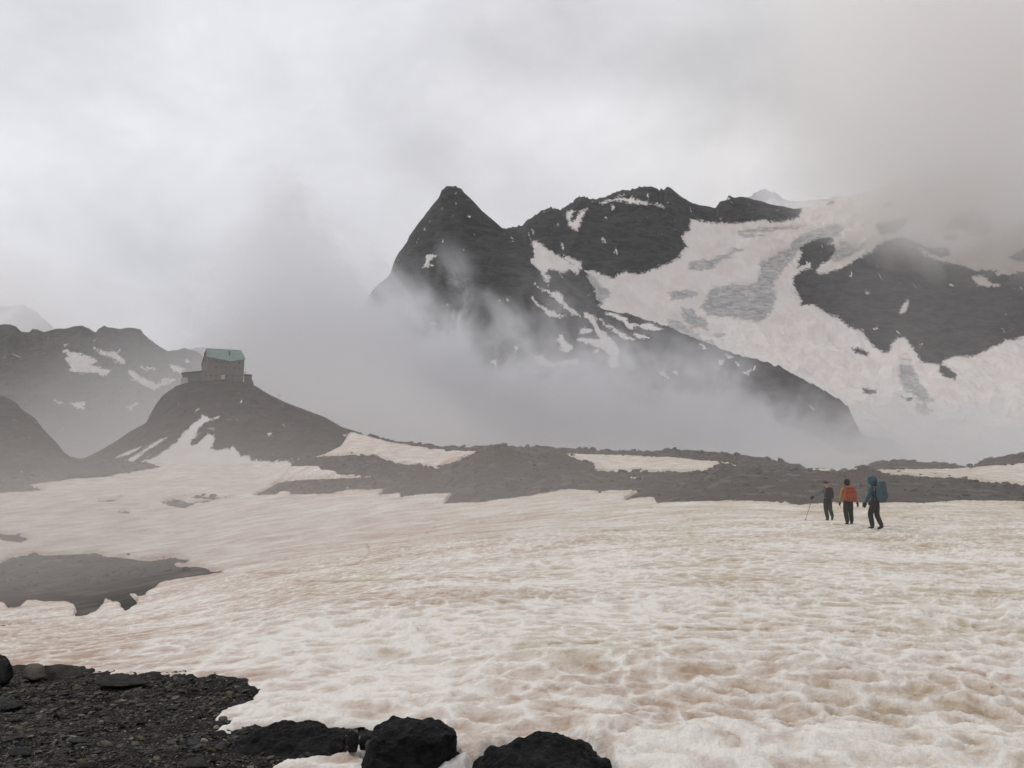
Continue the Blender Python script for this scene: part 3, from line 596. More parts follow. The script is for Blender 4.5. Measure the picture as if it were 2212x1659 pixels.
HILL = relief('hill', 60, 960, 1.2, [(216, [(60,1030),(300,1016),(480,1004),(620,1010),(800,1004),(960,1000)], -1.0), (238, [(60,1020),(200,1000),(300,975),(360,950),(480,930),(600,948),(700,965),(770,970),(850,972),(960,985)], 0), ([(60,262),(480,292),(600,285),(770,262),(960,245)], H_CR, 0), ([(60,300),(480,325),(960,290)], None, -22)],
    (50, 130, 20), M_HILL, snow=H_SN, noise=lambda X,Y,dc,ice,p: (0.7*ridged(X/9, Y/16, 4, 600)+.45*fbm(X/3, Y/3, 4, 603))*sst(dc, 1, 12)*(1-.8*sst(sdf(p[0], p[1], H_SN, 30), -3, 5)), jag=0.22, jagf=3.0, snow_wobble=1.5, crest_k=2)
# ------------------------------------------------------------------ small builders
def bm_obj(name, bm, mat, parent=None, smooth=False, loc=None, **kw):
    me = bpy.data.meshes.new(name); bm.normal_update(); bm.to_mesh(me); bm.free(); me.materials.append(mat)
    if smooth: me.polygons.foreach_set('use_smooth', [True]*len(me.polygons))
    o = bpy.data.objects.new(name, me)
    if loc is not None: o.location = loc
    return link(o, parent=parent, **kw)
def empty(name, loc, rz, label, cat, group=None):
    o = bpy.data.objects.new(name, None); o.location = loc; o.rotation_euler = (0, 0, rz); o.empty_display_size = 0.3
    return link(o, None, label, cat, group)
def add_prism(bm, pts, z0, z1):      # plan outline pushed up; z1 may be a function of (x, y)
    f = z1 if callable(z1) else (lambda x, y: z1); g = z0 if callable(z0) else (lambda x, y: z0)
    lo = [bm.verts.new((x, y, g(x, y))) for x, y in pts]; hi = [bm.verts.new((x, y, f(x, y))) for x, y in pts]
    n = len(pts); bm.faces.new(lo[::-1]); bm.faces.new(hi)
    for i in range(n): bm.faces.new((lo[i], lo[(i+1) % n], hi[(i+1) % n], hi[i]))
def add_bx(bm, x0, x1, y0, y1, z0, z1): add_prism(bm, [(x0,y0),(x1,y0),(x1,y1),(x0,y1)], z0, z1)
def add_slab(bm, pts, t):            # planar polygon in space with thickness t downwards
    hi = [bm.verts.new(p) for p in pts]; lo = [bm.verts.new((p[0], p[1], p[2]-t)) for p in pts]; n = len(pts)
    bm.faces.new(hi); bm.faces.new(lo[::-1])
    for i in range(n): bm.faces.new((hi[i], lo[i], lo[(i+1) % n], hi[(i+1) % n]))
def add_tube(bm, p0, p1, r0, r1=None, n=10):
    r1 = r0 if r1 is None else r1; p0 = Vector(p0); p1 = Vector(p1); q = (p1-p0).to_track_quat('Z', 'Y').to_matrix()
    A = []; B = []
    for i in range(n):
        a = 2*math.pi*i/n; d = q @ Vector((math.cos(a), math.sin(a), 0))
        A.append(bm.verts.new(p0+d*r0)); B.append(bm.verts.new(p1+d*r1))
    for i in range(n): bm.faces.new((A[i], A[(i+1) % n], B[(i+1) % n], B[i]))
    bm.faces.new(A[::-1]); bm.faces.new(B)
def simple_mat(name, c, rough=0.8, var=0.25, scale=2.0, spec=0.2, bumpd=0.0):
    m, t, out = material(name); p = t.node('ShaderNodeTexCoord').outputs['Object']
    n = t.noise(p, scale, 4, 0.6)
    cc = t.mix(t.ramp(n, 0.3, 0.7), tuple(x*(1-var) for x in c), tuple(min(1, x*(1+var)) for x in c))
    principled(t, out, cc, rough, spec, bump(t, n, 0.5, bumpd) if bumpd else None); return m
def masonry(name, a, b, sx, sy):
    m, t, out = material(name); p = t.node('ShaderNodeTexCoord').outputs['Object']
    br = t.node('ShaderNodeTexBrick'); t.put(br.inputs['Vector'], t.mapping(p, (1, 1, 1), rot=(math.pi/2, 0, 0)))
    br.inputs['Color1'].default_value = (*a, 1); br.inputs['Color2'].default_value = (*b, 1); br.inputs['Mortar'].default_value = (*(x*.7 for x in a), 1)
    br.inputs['Scale'].default_value = 1.0; br.inputs['Brick Width'].default_value = sx; br.inputs['Row Height'].default_value = sy; br.inputs['Mortar Size'].default_value = 0.03
    n = t.noise(p, 0.35, 4, 0.6); c = t.mix(t.math('MULTIPLY', t.ramp(n, .45, .68), .5), br.outputs[0], (0.16, 0.115, 0.10))
    principled(t, out, c, 0.9, 0.1); return m
M_WALL = masonry('hut_stone', (0.125, 0.125, 0.112), (0.175, 0.170, 0.155), 0.6, 0.3)
M_ROOF, t_, o_ = material('green_roof')
_p = t_.node('ShaderNodeTexCoord').outputs['Object']
_w = t_.node('ShaderNodeTexWave', wave_type='BANDS', bands_direction='X'); t_.put(_w.inputs[0], _p); _w.inputs['Scale'].default_value = 0.55
_n = t_.noise(_p, 0.5, 5, 0.6)
principled(t_, o_, t_.mix(t_.ramp(_n, .35, .65), (0.105, 0.18, 0.152), (0.14, 0.215, 0.185)), 0.6, 0.3, bump(t_, t_.math('POWER', _w.outputs[1], 8.0), .6, .05))
M_DARKROOF = simple_mat('annex_roof', (0.06, 0.06, 0.06)); M_PINK = masonry('annex_wall', (0.17, 0.15, 0.13), (0.21, 0.17, 0.15), 0.5, 0.25)
M_GLASS = simple_mat('window_glass', (0.035, 0.04, 0.045), 0.2, spec=0.5); M_FRAME = simple_mat('window_frame', (0.16, 0.10, 0.08)); M_PALE = simple_mat('pale_metal', (0.42, 0.42, 0.41)); M_WOOD = simple_mat('weathered_wood', (0.10, 0.075, 0.06)); M_TRIM = simple_mat('light_trim', (0.34, 0.28, 0.25)); M_GABLE = simple_mat('gable_cladding', (0.15, 0.16, 0.155))

def build_hut():
    o = PT(492.7, 823.3, 289.0); rz = -math.atan2(o.x, o.y)
    h = empty('mountain_hut', o, rz, 'tall stone mountain hut with green metal roof standing on top of the dark knoll', 'hut')
    A, B, Cc, D, E = (-10.0, 14.4), (-7.6, 0.0), (0.8, -3.0), (5.5, -0.3), (3.2, 14.4)
    slope = lambda x, y: min(13.3-0.56*(7.4-y), 13.3-0.75*(y-7.4))
    bm = bmesh.new()
    RL, RR = (-8.3, 7.4), (4.1, 7.4)
    add_prism(bm, [A, RL, B, Cc, D, RR, E], -3.0, lambda x, y: slope(x, y)-0.22)
    bmesh.ops.recalc_face_normals(bm, faces=bm.faces)
    w = bm_obj('wall', bm, M_WALL, h)
    bm = bmesh.new()
    add_slab(bm, [(x, y, slope(x, y)) for x, y in [(-8.6, 7.4), (-7.95, -.25), (.82, -3.4), (5.95, -.5), (4.35, 7.4)]], 0.18)
    add_slab(bm, [(x, y, slope(x, y)) for x, y in [(4.35, 7.402), (3.5, 14.9), (-10.4, 14.9), (-8.6, 7.402)]], 0.18)
    add_tube(bm, (-8.6, 7.4, 13.32), (4.35, 7.4, 13.32), 0.09)
    bmesh.ops.recalc_face_normals(bm, faces=bm.faces); rf = bm_obj('roof', bm, M_ROOF, h)
    bm = bmesh.new()                                            # grey gable face let into the left end of the roof
    P = [(-8.35, 6.6), (-8.1, 2.0), (-6.3, 2.0)]
    add_prism(bm, P, lambda x, y: slope(x, y)-.1, lambda x, y: slope(x, y)+.10); bmesh.ops.recalc_face_normals(bm, faces=bm.faces); bm_obj('gable_panel', bm, M_GABLE, h)
    for (x, y, z0, z1, r) in [(0.0, 2.5, 9.9, 11.75, .30)]:
        bm = bmesh.new(); add_bx(bm, x-r, x+r, y-r, y+r, z0, z1); c = bm_obj('chimney', bm, M_DARKROOF, rf)
    bm = bmesh.new(); add_bx(bm, -.42, .42, 2.08, 2.92, 11.753, 11.9); bm_obj('chimney_cap', bm, M_DARKROOF, h)
    bm = bmesh.new(); add_tube(bm, (-9.2, 9.5, 8.6), (-9.2, 9.5, 12.0), .13); add_tube(bm, (-9.2, 9.5, 11.7), (-9.2, 9.5, 12.02), .2); bm_obj('flue_pipe', bm, M_DARKROOF, h)
    def on_wall(P, Q, u, z0, z1, wdt, name, mat, mat2=None):
        d = Vector((Q[0]-P[0], Q[1]-P[1], 0)).normalized(); nrm = Vector((d.y, -d.x, 0)); c = Vector((P[0], P[1], 0)) + d*u
        def quad(c, w2, z0, z1, t0, t1, nm, m, par):
            bm = bmesh.new(); a = c-d*w2; b = c+d*w2
            pts = [(a+nrm*t0), (b+nrm*t0), (b+nrm*t1), (a+nrm*t1)]; add_prism(bm, [(p.x, p.y) for p in pts], z0, z1)
            bmesh.ops.recalc_face_normals(bm, faces=bm.faces); return bm_obj(nm, bm, m, par)
        f = quad(c, wdt/2, z0, z1, -.05, .05, name, mat, h)
        if mat2: quad(c, wdt/2-.09, z0+.09, z1-.09, .052, .07, 'pane', mat2, f)
    for (u, z) in [(2.6, 1.3), (3.3, 4.5), (5.2, 4.5), (6.9, 4.5), (3.3, 6.7), (5.2, 6.55), (5.9, 1.2), (7.6, 1.2)]:
        on_wall(B, Cc, u, z, z+1.05, .75, 'window', M_FRAME, M_GLASS)
    for (u, z) in [(1.4, 4.4), (3.2, 4.4), (1.4, 1.4), (2.5, 1.4), (3.9, 1.4), (3.2, 6.6)]:
        on_wall(Cc, D, u, z, z+.95, .7, 'window', M_FRAME, M_GLASS)
    for (u, z) in [(5.0, 4.4), (9.5, 4.4), (6.6, 7.6), (7.9, 7.6)]:
        on_wall(A, B, u, z, z+1.0, .8, 'window', M_FRAME, M_GLASS)
    on_wall(Cc, D, .75, 0.1, 2.2, .95, 'door', M_WOOD)
    # low wing on the left with a slanting roof, and the front porch
    bm = bmesh.new(); sl = lambda x, y: 2.25+(x+16.2)*0.155
    add_prism(bm, [(-16.0, -1.5), (-9.6, -1.5), (-9.0, 4.5), (-16.0, 4.5)], -3.2, lambda x, y: sl(x, y)-.2); bm_obj('wing', bm, M_WALL, h)
    bm = bmesh.new(); add_slab(bm, [(x, y, sl(x, y)) for x, y in [(-16.5, -2.0), (-9.55, -2.0), (-9.0, 5), (-16.5, 5)]], .19); bmesh.ops.recalc_face_normals(bm, faces=bm.faces); bm_obj('wing_roof', bm, M_DARKROOF, h)
    bm = bmesh.new(); add_bx(bm, -9.5, -2.6, -3.6, -1.0, -3.0, 3.05); bm_obj('porch', bm, M_PINK, h)
    bm = bmesh.new(); add_bx(bm, -9.7, -2.4, -3.85, -1.0, 3.053, 3.22); bm_obj('porch_roof', bm, M_TRIM, h)
    for u in (1.6, 3.4, 5.2):
        on_wall((-9.5, -3.6), (-2.6, -3.6), u, 1.0, 1.9, .8, 'window', M_FRAME, M_GLASS)
    # right wing: roofed terrace with a slanting shutter
    bm = bmesh.new(); add_bx(bm, 5.75, 8.3, 0.5, 5.0, -3.0, 2.55); bm_obj('side_wing', bm, M_WALL, h)
    bm = bmesh.new(); add_bx(bm, 5.6, 8.6, 0.2, 5.2, 2.85, 3.02); add_bx(bm, 8.3, 8.42, .4, .52, 1.6, 2.848); add_bx(bm, 5.8, 5.92, .4, .52, 2.55, 2.848); bm_obj('terrace_roof', bm, M_DARKROOF, h)
    bm = bmesh.new(); add_prism(bm, [(8.303, .8), (9.35, .8), (9.35, 4.6), (8.303, 4.6)], lambda x, y: -.55 if x > 9 else -.6, lambda x, y: -.3 if x > 9 else 1.75); bmesh.ops.recalc_face_normals(bm, faces=bm.faces); bm_obj('lean_to', bm, M_GABLE, h)
    bm = bmesh.new(); add_bx(bm, 8.7, 9.2, .9, 1.3, -2.2, -.6); bm_obj('post', bm, M_WOOD, h)
    bm = bmesh.new(); add_tube(bm, (6.0, .9, 3.0), (6.0, .9, 3.6), .07); add_tube(bm, (6.0, .9, 3.6), (6.0, .9, 4.0), .2); bm_obj('vent_pipe', bm, M_DARKROOF, h)
    bm = bmesh.new(); add_bx(bm, -2.5, -1.15, -4.15, -3.65, 0.2, 1.75); bmesh.ops.bevel(bm, geom=bm.edges[:], offset=.05, segments=1, affect='EDGES')
    wb = bm_obj('board', bm, M_PALE, None, loc=None, label='pale white board leaning beside the porch of the mountain hut', cat='board'); wb.matrix_world = h.matrix_basis.copy()
    bm = bmesh.new(); add_bx(bm, -16.3, -14.0, -3.4, -1.6, -2.9, .15); bmesh.ops.bevel(bm, geom=bm.edges[:], offset=.18, segments=2, affect='EDGES')
    add_tube(bm, (-15.2, -2.5, .15), (-15.2, -2.5, .35), .3)
    tk = bm_obj('water_tank', bm, M_PALE, None, label='pale grey water tank below the left wing of the hut', cat='tank'); tk.matrix_world = h.matrix_basis.copy()
build_hut()
# marker post on the right slope of the knoll
def marker():
    b = PT(602.5, 864.0, 284.5); bm = bmesh.new(); add_tube(bm, (0,0,-1.2), (0,0,2.2), .05, .04, 8); add_bx(bm, -.42, .42, -.03, .03, 1.75, 1.98)
    bm_obj('marker_post', bm, M_WOOD, None, loc=b, label='thin marker post with a short crosspiece on the slope right of the hut', cat='post')
marker()
# ------------------------------------------------------------------ boulders, stones, gravel
from mathutils import noise as mn
def boulder_material(name, a, b, lichen, rough=0.55):
    m, t, out = material(name); p = geo_pos(t)
    n = t.noise(t.mapping(p, (1, 1, 1.8), rot=(.4, .3, 0)), 7.0, 7, 0.68, .6); n2 = t.noise(p, 42.0, 5, 0.7); n3 = t.noise(p, 3.0, 3, .5)
    c = t.mix(t.ramp(n, .36, .64), a, b); c = t.mix(t.math('MULTIPLY', t.ramp(n2, .62, .72), .5), c, lichen)
    c = t.mix(t.math('MULTIPLY', t.ramp(n3, .55, .7), .4), c, (b[0]*1.15, b[1]*.95, b[2]*.8))
    h = t.math('ADD', n, t.math('MULTIPLY', n2, .35))
    principled(t, out, c, t.ramp(n2, .3, .7, rough-.1, rough+.3), 0.10, bump(t, h, 1.0, .06)); return m
M_BLACK = boulder_material('dark_boulder', (0.003, 0.003, 0.0035), (0.019, 0.018, 0.018), (0.06, 0.056, 0.046))
M_SLAB = boulder_material('slate_slab', (0.022, 0.021, 0.019), (0.05, 0.046, 0.04), (0.11, 0.10, 0.08), .75)
M_LIGHT = boulder_material('pale_stone', (0.09, 0.08, 0.066), (0.17, 0.15, 0.125), (0.26, 0.25, 0.22), .8)
M_GREY = boulder_material('grey_stone', (0.035, 0.037, 0.036), (0.075, 0.078, 0.074), (0.13, 0.13, 0.11), .7)
def rock(name, pts, Y, mat, label, cat='rock', vox=.012, amp=.012, seed=0, group=None, freq=6.0, cr=1.0):
    """pts: (px, py, depth offset). A closed stone wrapped round these points, then weathered."""
    vs = [PT(x, y, Y+d) for x, y, d in pts]; c = sum(vs, Vector())/len(vs)
    base = Vector((c.x, c.y, min(v.z for v in vs)))
    bm = bmesh.new()
    for v in vs: bm.verts.new(v-base)
    r = bmesh.ops.convex_hull(bm, input=bm.verts[:])
    bmesh.ops.delete(bm, geom=[g for g in r['geom_interior'] if isinstance(g, bmesh.types.BMVert)], context='VERTS')
    me = bpy.data.meshes.new(name); bm.to_mesh(me); bm.free(); o = bpy.data.objects.new(name, me); COL.objects.link(o)
    md = o.modifiers.new('r', 'REMESH'); md.mode = 'VOXEL'; md.voxel_size = vox
    dg = bpy.context.evaluated_depsgraph_get(); dg.update(); m2 = bpy.data.meshes.new_from_object(o.evaluated_get(dg)); o.modifiers.clear()
    o.data = m2; n = len(m2.vertices); co = np.zeros(n*3, np.float32); m2.vertices.foreach_get('co', co); co = co.reshape(-1, 3)
    nr = np.zeros(n*3, np.float32); m2.vertices.foreach_get('normal', nr); nr = nr.reshape(-1, 3)
    off = Vector((seed*3.7, seed*1.3, 0))
    d = np.empty(n)
    for i in range(n):
        p = Vector(co[i])*freq + off
        f = mn.fractal(p*.5, 1.0, 2.1, 5); rg = 1-2*abs(mn.noise(Vector((p.x*.9, p.y*.9, p.z*2.2)))); fr = mn.voronoi(p*.8)[0]
        d[i] = f*.9 + rg*.35 + (fr[1]-fr[0])*.9*cr - .35*cr + .12*mn.noise(p*6) + .30*(0.3-abs(mn.noise(Vector((p.x*2.3, p.y*2.3, p.z*4)))))*cr
    co = co + nr*(d*amp)[:, None]
    m2.vertices.foreach_set('co', co.astype(np.float32).ravel()); m2.materials.clear(); m2.materials.append(mat); m2.polygons.foreach_set('use_smooth', [True]*len(m2.polygons)); m2.update()
    o.location = base; o['label'] = label; o['category'] = cat
    if group: o['group'] = group
    return o
def yat(px, py): return ground_at(px, py).y
yA = 4.45
rock('boulder', [(848,1546,.30),(894,1549,.34),(935,1553,.34),(984,1571,.30),(986,1588,.12),(979,1640,.10),(970,1690,.10),(921,1690,-.10),(800,1690,-.12),(772,1680,-.02),(808,1573,.18),(820,1557,.24),(806,1600,.02),(846,1578,.10),(958,1588,.02),(770,1700,.3),(980,1700,.35)], yA, M_BLACK, 'black angular boulder with a slanting grey face, left of the domed one', 'boulder', .0065, .019, 1, cr=1.15, freq=11)
rock('boulder', [(1000,1690,0),(1032,1648,.02),(1060,1615,.10),(1080,1615,.12),(1119,1591,.2),(1157,1580,.28),(1206,1582,.32),(1248,1591,.3),(1268,1604,.25),(1286,1622,.2),(1314,1647,.12),(1330,1690,.1),(1130,1690,-.25),(1230,1690,-.22),(1010,1760,.3),(1330,1760,.4),(1040,1760,-.2),(1280,1760,-.2)], 4.15, M_BLACK, 'domed black boulder cut off by the bottom edge, with rough broken top', 'boulder', .008, .030, 4, cr=1.2, freq=9)
rock('rock', [(493,1620,.05),(517,1590,.1),(555,1572,.15),(576,1566,.2),(649,1565,.3),(666,1554,.3),(690,1556,.3),(708,1566,.28),(725,1580,.25),(748,1582,.2),(742,1615,.05),(600,1650,-.12),(500,1660,-.1),(720,1640,-.05),(500,1700,.3),(740,1700,.3)], 4.75, M_BLACK, 'low black rock hump dusted with gravel between the scree and the boulders', 'rock', .009, .024, 7, cr=1.2, freq=9)
rock('rock', [(750,1600,0),(750,1582,.05),(762,1577,.05),(774,1584,.03),(776,1600,0),(770,1625,-.02),(752,1625,0),(760,1620,.1)], 4.7, M_BLACK, 'small black upright stone beside the gravelly rock hump', 'rock', .006, .006, 9, freq=14)
rock('rock', [(776,1602,0),(780,1590,.05),(796,1588,.05),(805,1596,.03),(804,1618,0),(778,1620,0),(790,1620,.12)], 4.65, M_BLACK, 'dark flat stone wedged against the angular black boulder', 'rock', .006, .006, 11, freq=14)
rock('stone', [(788,1610,0),(794,1599,.03),(806,1597,.04),(812,1606,.02),(806,1618,0),(790,1620,0),(800,1618,.06)], 4.5, M_LIGHT, 'small tan stone next to the angular black boulder', 'stone', .005, .004, 12, freq=16)
rock('slab', [(84,1462,0),(94,1437,.1),(128,1434,.25),(172,1437,.25),(179,1442,.15),(180,1462,.05),(140,1470,-.1),(96,1470,-.05),(120,1475,.4),(176,1475,.3)], 7.1, M_SLAB, 'thin flat grey slab lying on the upper edge of the scree', 'slab', .014, .012, 14, cr=.6)
rock('stone', [(48,1462,0),(54,1440,.05),(68,1432,.1),(84,1433,.1),(95,1440,.05),(97,1462,0),(75,1468,-.05),(60,1470,.2),(90,1470,.2)], 6.95, M_LIGHT, 'pale rounded stone leaning against the flat slab at the scree edge', 'stone', .012, .012, 15)
rock('boulder', [(-40,1470,0),(-40,1420,.1),(-10,1413,.15),(14,1414,.1),(22,1432,0),(27,1458,0),(10,1475,-.1),(-30,1480,-.1),(-30,1480,.4),(20,1480,.3)], 6.8, M_BLACK, 'black block cut off by the left edge of the picture above the scree', 'boulder', .014, .014, 16)
rock('slab', [(-30,1530,0),(-20,1512,.15),(30,1509,.2),(54,1513,.12),(52,1524,0),(20,1534,-.08),(-20,1536,-.1),(20,1545,.2)], 5.85, M_BLACK, 'thin black plate of slate in the scree near the left edge', 'slab', .010, .008, 17, cr=.5)
rock('slab', [(195,1474,0),(215,1460,.2),(262,1456,.35),(300,1463,.3),(330,1474,.1),(270,1482,-.1),(220,1482,-.1),(260,1490,.4)], 6.5, M_SLAB, 'long low grey bedrock slab along the top edge of the scree', 'slab', .014, .012, 18, cr=.6)
rock('rock', [(346,1474,0),(349,1464,.03),(356,1462,.04),(362,1466,.02),(362,1474,0),(354,1477,.08)], 6.4, M_SLAB, 'small dark stone on the scree skyline left of the wedge-shaped one', 'rock', .006, .005, 19, freq=14)
rock('rock', [(380,1476,0),(385,1468,.08),(408,1464,.1),(412,1468,.05),(410,1476,0),(395,1480,-.03),(400,1480,.15)], 6.35, M_SLAB, 'wedge-shaped dark stone on the scree skyline', 'rock', .008, .006, 20, freq=10)
STN = [(395,1492,26,8,M_LIGHT,'pale tan stone near the top of the scree, below the skyline stones'),(45,1583,20,9,M_LIGHT,'small whitish stone low at the left side of the scree'),(291,1608,26,12,M_LIGHT,'cream stone in the lower middle of the scree'),(371,1606,26,12,M_LIGHT,'cream stone between two grey plates in the lower scree'),(338,1640,20,14,M_LIGHT,'upright cream stone near the bottom edge in the scree'),(205,1541,18,8,M_LIGHT,'yellowish stone in the middle of the scree'),
 (170,1600,44,14,M_GREY,'grey flat stone in the lower left of the scree'),(42,1626,60,24,M_GREY,'large pale grey plate near the lower left corner'),(418,1606,34,20,M_GREY,'grey angular stone right of the cream stones'),(424,1652,60,24,M_GREY,'large smooth grey stone at the bottom edge of the scree'),(88,1547,34,10,M_GREY,'greenish grey flat stone left of the scree centre'),(280,1502,30,10,M_GREY,'thin grey stone in the upper scree'),(372,1530,32,8,M_GREY,'flat grey stone beside the snow tongue'),(455,1640,36,18,M_SLAB,'brown angular stone at the foot of the gravelly rock hump'),
 (120,1500,36,10,M_SLAB,'dark flat stone in the upper left scree'),(482,1553,26,10,M_LIGHT,'tan stone poking out at the tip of the snow tongue'),(190,1655,50,18,M_SLAB,'brown plate of slate at the bottom edge near the left'),(300,1560,40,12,M_SLAB,'long brown stone in the centre of the scree')]
rng = random.Random(5)
for k, (x, y, w, h, m, lab) in enumerate(STN):
    Yg = ground_at(x, y+h*.3).y; pts = []
    for i in range(9):
        a = 2*math.pi*i/9+rng.uniform(-.3, .3); rr = rng.uniform(.75, 1.05)
        pts.append((x+math.cos(a)*w/2*rr, y-max(0, math.sin(a))*h*.25*rr+h*.2, math.sin(a)*w/2*rr*Yg/1650))
        pts.append((x+math.cos(a)*w/2*rr*.7, y-h*.5*rng.uniform(.8, 1.1), .02+math.sin(a)*w/2*rr*.7*Yg/1650))
    pts.append((x, y+h, .03))
    rock('stone', pts, Yg, m, lab, 'stone', .006, .005, 30+k, freq=14, cr=.6)
def stick():
    g = ground_at(455, 1471); bm = bmesh.new(); add_tube(bm, (0,0,-.03), (.004,0,.045), .006, .005, 7); bm_obj('peg', bm, M_WOOD, None, loc=g, label='short thin wooden peg standing on the scree skyline', cat='peg')
stick()

def pebbles(name, P, S, colr, flat=(.25, .6), seed=1, mat=None, sink=.25):
    rs = np.random.RandomState(seed); n = len(P)
    bm = bmesh.new(); bmesh.ops.create_icosphere(bm, subdivisions=1, radius=1.0); bm.verts.ensure_lookup_table()
    T = np.array([v.co[:] for v in bm.verts]); Fc = np.array([[v.index for v in f.verts] for f in bm.faces]); bm.free()
    nv = len(T); V = np.repeat(T[None], n, 0) * rs.uniform(.62, 1.25, (n, nv, 1))
    V = np.sign(V)*np.abs(V)**0.8
    V[:, :, 2] *= rs.uniform(*flat, (n, 1)); V[:, :, 0] *= rs.uniform(.8, 1.5, (n, 1)); V *= S[:, None, None]
    az = rs.uniform(0, 6.283, n); tx = rs.normal(0, .22, n); ty = rs.normal(0, .22, n)
    x, y, z = V[..., 0].copy(), V[..., 1].copy(), V[..., 2].copy()
    z2 = z + x*tx[:, None] + y*ty[:, None]; c, s = np.cos(az)[:, None], np.sin(az)[:, None]
    V = np.stack([x*c-y*s, x*s+y*c, z2], -1) + P[:, None, :] + np.array([0, 0, 1.])*(S*sink)[:, None, None]
    Q = (Fc[None]+np.arange(n)[:, None, None]*nv).reshape(-1, 3)
    cc = np.repeat(np.concatenate([colr, np.ones((n, 1))], 1)[:, None, :], nv, 1).reshape(-1, 4)
    return link(mesh_np(name, V.reshape(-1, 3), Q, mat, {'tone': cc}, smooth=False), 'stuff')
M_PEB, t_, o_ = material('gravel'); _a = t_.attr('tone'); _n = t_.noise(geo_pos(t_), 60.0, 4, .65)
_m = t_.node('ShaderNodeVectorMath', operation='SCALE'); t_.put(_m.inputs[0], _a.outputs['Color']); t_.put(_m.inputs['Scale'], t_.ramp(_n, .3, .7, .7, 1.3))
principled(t_, o_, _m.outputs[0], .72, .3, bump(t_, _n, .4, .01))
def tones(n, rs):
    pal = np.array([(.018,.016,.014),(.030,.026,.022),(.044,.040,.034),(.028,.019,.014),(.062,.056,.045),(.10,.088,.068),(.17,.155,.13),(.085,.07,.03)])
    w = np.array([.22,.24,.18,.14,.11,.06,.03,.02]); return pal[rs.choice(len(pal), n, p=w)]*rs.uniform(.5, 1.35, (n, 1))*np.array([1.0, .94, .86])
def scatter_scree():
    rs = np.random.RandomState(3); P = []; S = []
    want = 44000; tries = 0
    while len(P) < want and tries < 200000:
        tries += 1
        y = 3.5*math.exp(rs.rand()*math.log(9.5/3.5)); x = rs.uniform(-.78, -.10)*y
        if y*0 + BARE(x, y) < -1.0: continue
        s = .0042*(1/(rs.rand()+.010))**.44*(y/5.5)**.55
        P.append((x, y, GH(x, y))); S.append(min(s, .05))
    P = np.array(P); S = np.array(S); pebbles('gravel', P, S, tones(len(P), rs), seed=4, mat=M_PEB)
scatter_scree()
def scatter_moraine():
    rs = np.random.RandomState(8); P = []; S = []; tries = 0
    while len(P) < 9000 and tries < 160000:
        tries += 1
        px = rs.uniform(-200, 2400); py = rs.uniform(960, 1096); a, e = AE(px, py); a = float(a); y = rs.uniform(46, 235)
        if BARE(a*y, y) < rs.choice([-3.5, 1., 1., 1.]): continue
        P.append((a*y, y, GH(a*y, y))); S.append(min(.10*(1/(rs.rand()+.015))**.45*(y/100), .9))
    P = np.array(P); S = np.array(S); c = tones(len(P), rs)*.55+.028
    pebbles('rubble', P, S, c, (.4, .9), 9, M_PEB, .15)
scatter_moraine()
# ------------------------------------------------------------------ hikers
def cloth(name, c, var=.15): return simple_mat(name, c, .85, var, 9.0, .15, .01)
def skin_mesh(name, nodes, edges, mat, parent, sub=2, root=0):
    """nodes: (x, y, z, rx, ry); a smooth tapering body grown round the edges."""
    me = bpy.data.meshes.new(name); me.from_pydata([n[:3] for n in nodes], edges, []); o = bpy.data.objects.new(name, me); COL.objects.link(o)
    md = o.modifiers.new('s', 'SKIN'); md.use_smooth_shade = True
    for i, n in enumerate(nodes):
        sv = me.skin_vertices[0].data[i]; sv.radius = (n[3], n[4]); sv.use_root = (i == root)
    sb = o.modifiers.new('u', 'SUBSURF'); sb.levels = sub; sb.render_levels = sub
    dg = bpy.context.evaluated_depsgraph_get(); dg.update(); m2 = bpy.data.meshes.new_from_object(o.evaluated_get(dg))
    o.modifiers.clear(); o.data = m2; m2.materials.clear(); m2.materials.append(mat); m2.polygons.foreach_set('use_smooth', [True]*len(m2.polygons))
    if parent: o.parent = parent
    return o
def ellipsoid(bm, c, r, seg=20, fn=None, rot=None):
    res = bmesh.ops.create_uvsphere(bm, u_segments=seg, v_segments=seg*2//3, radius=1.0)
    for v in res['verts']:
        p = Vector((v.co.x*r[0], v.co.y*r[1], v.co.z*r[2]))
        if fn: p = fn(p)
        if rot: p = rot @ p
        v.co = p + Vector(c)
M_SKIN = cloth('skin_tone', (.42, .27, .20)); M_BOOT = cloth('boot_leather', (.022, .018, .017)); M_GLOVE = cloth('dark_glove', (.02, .02, .022)); M_STRAP = cloth('strap', (.02, .02, .02))
def lerp(a, b, t): return tuple(a[i]+(b[i]-a[i])*t for i in range(3))
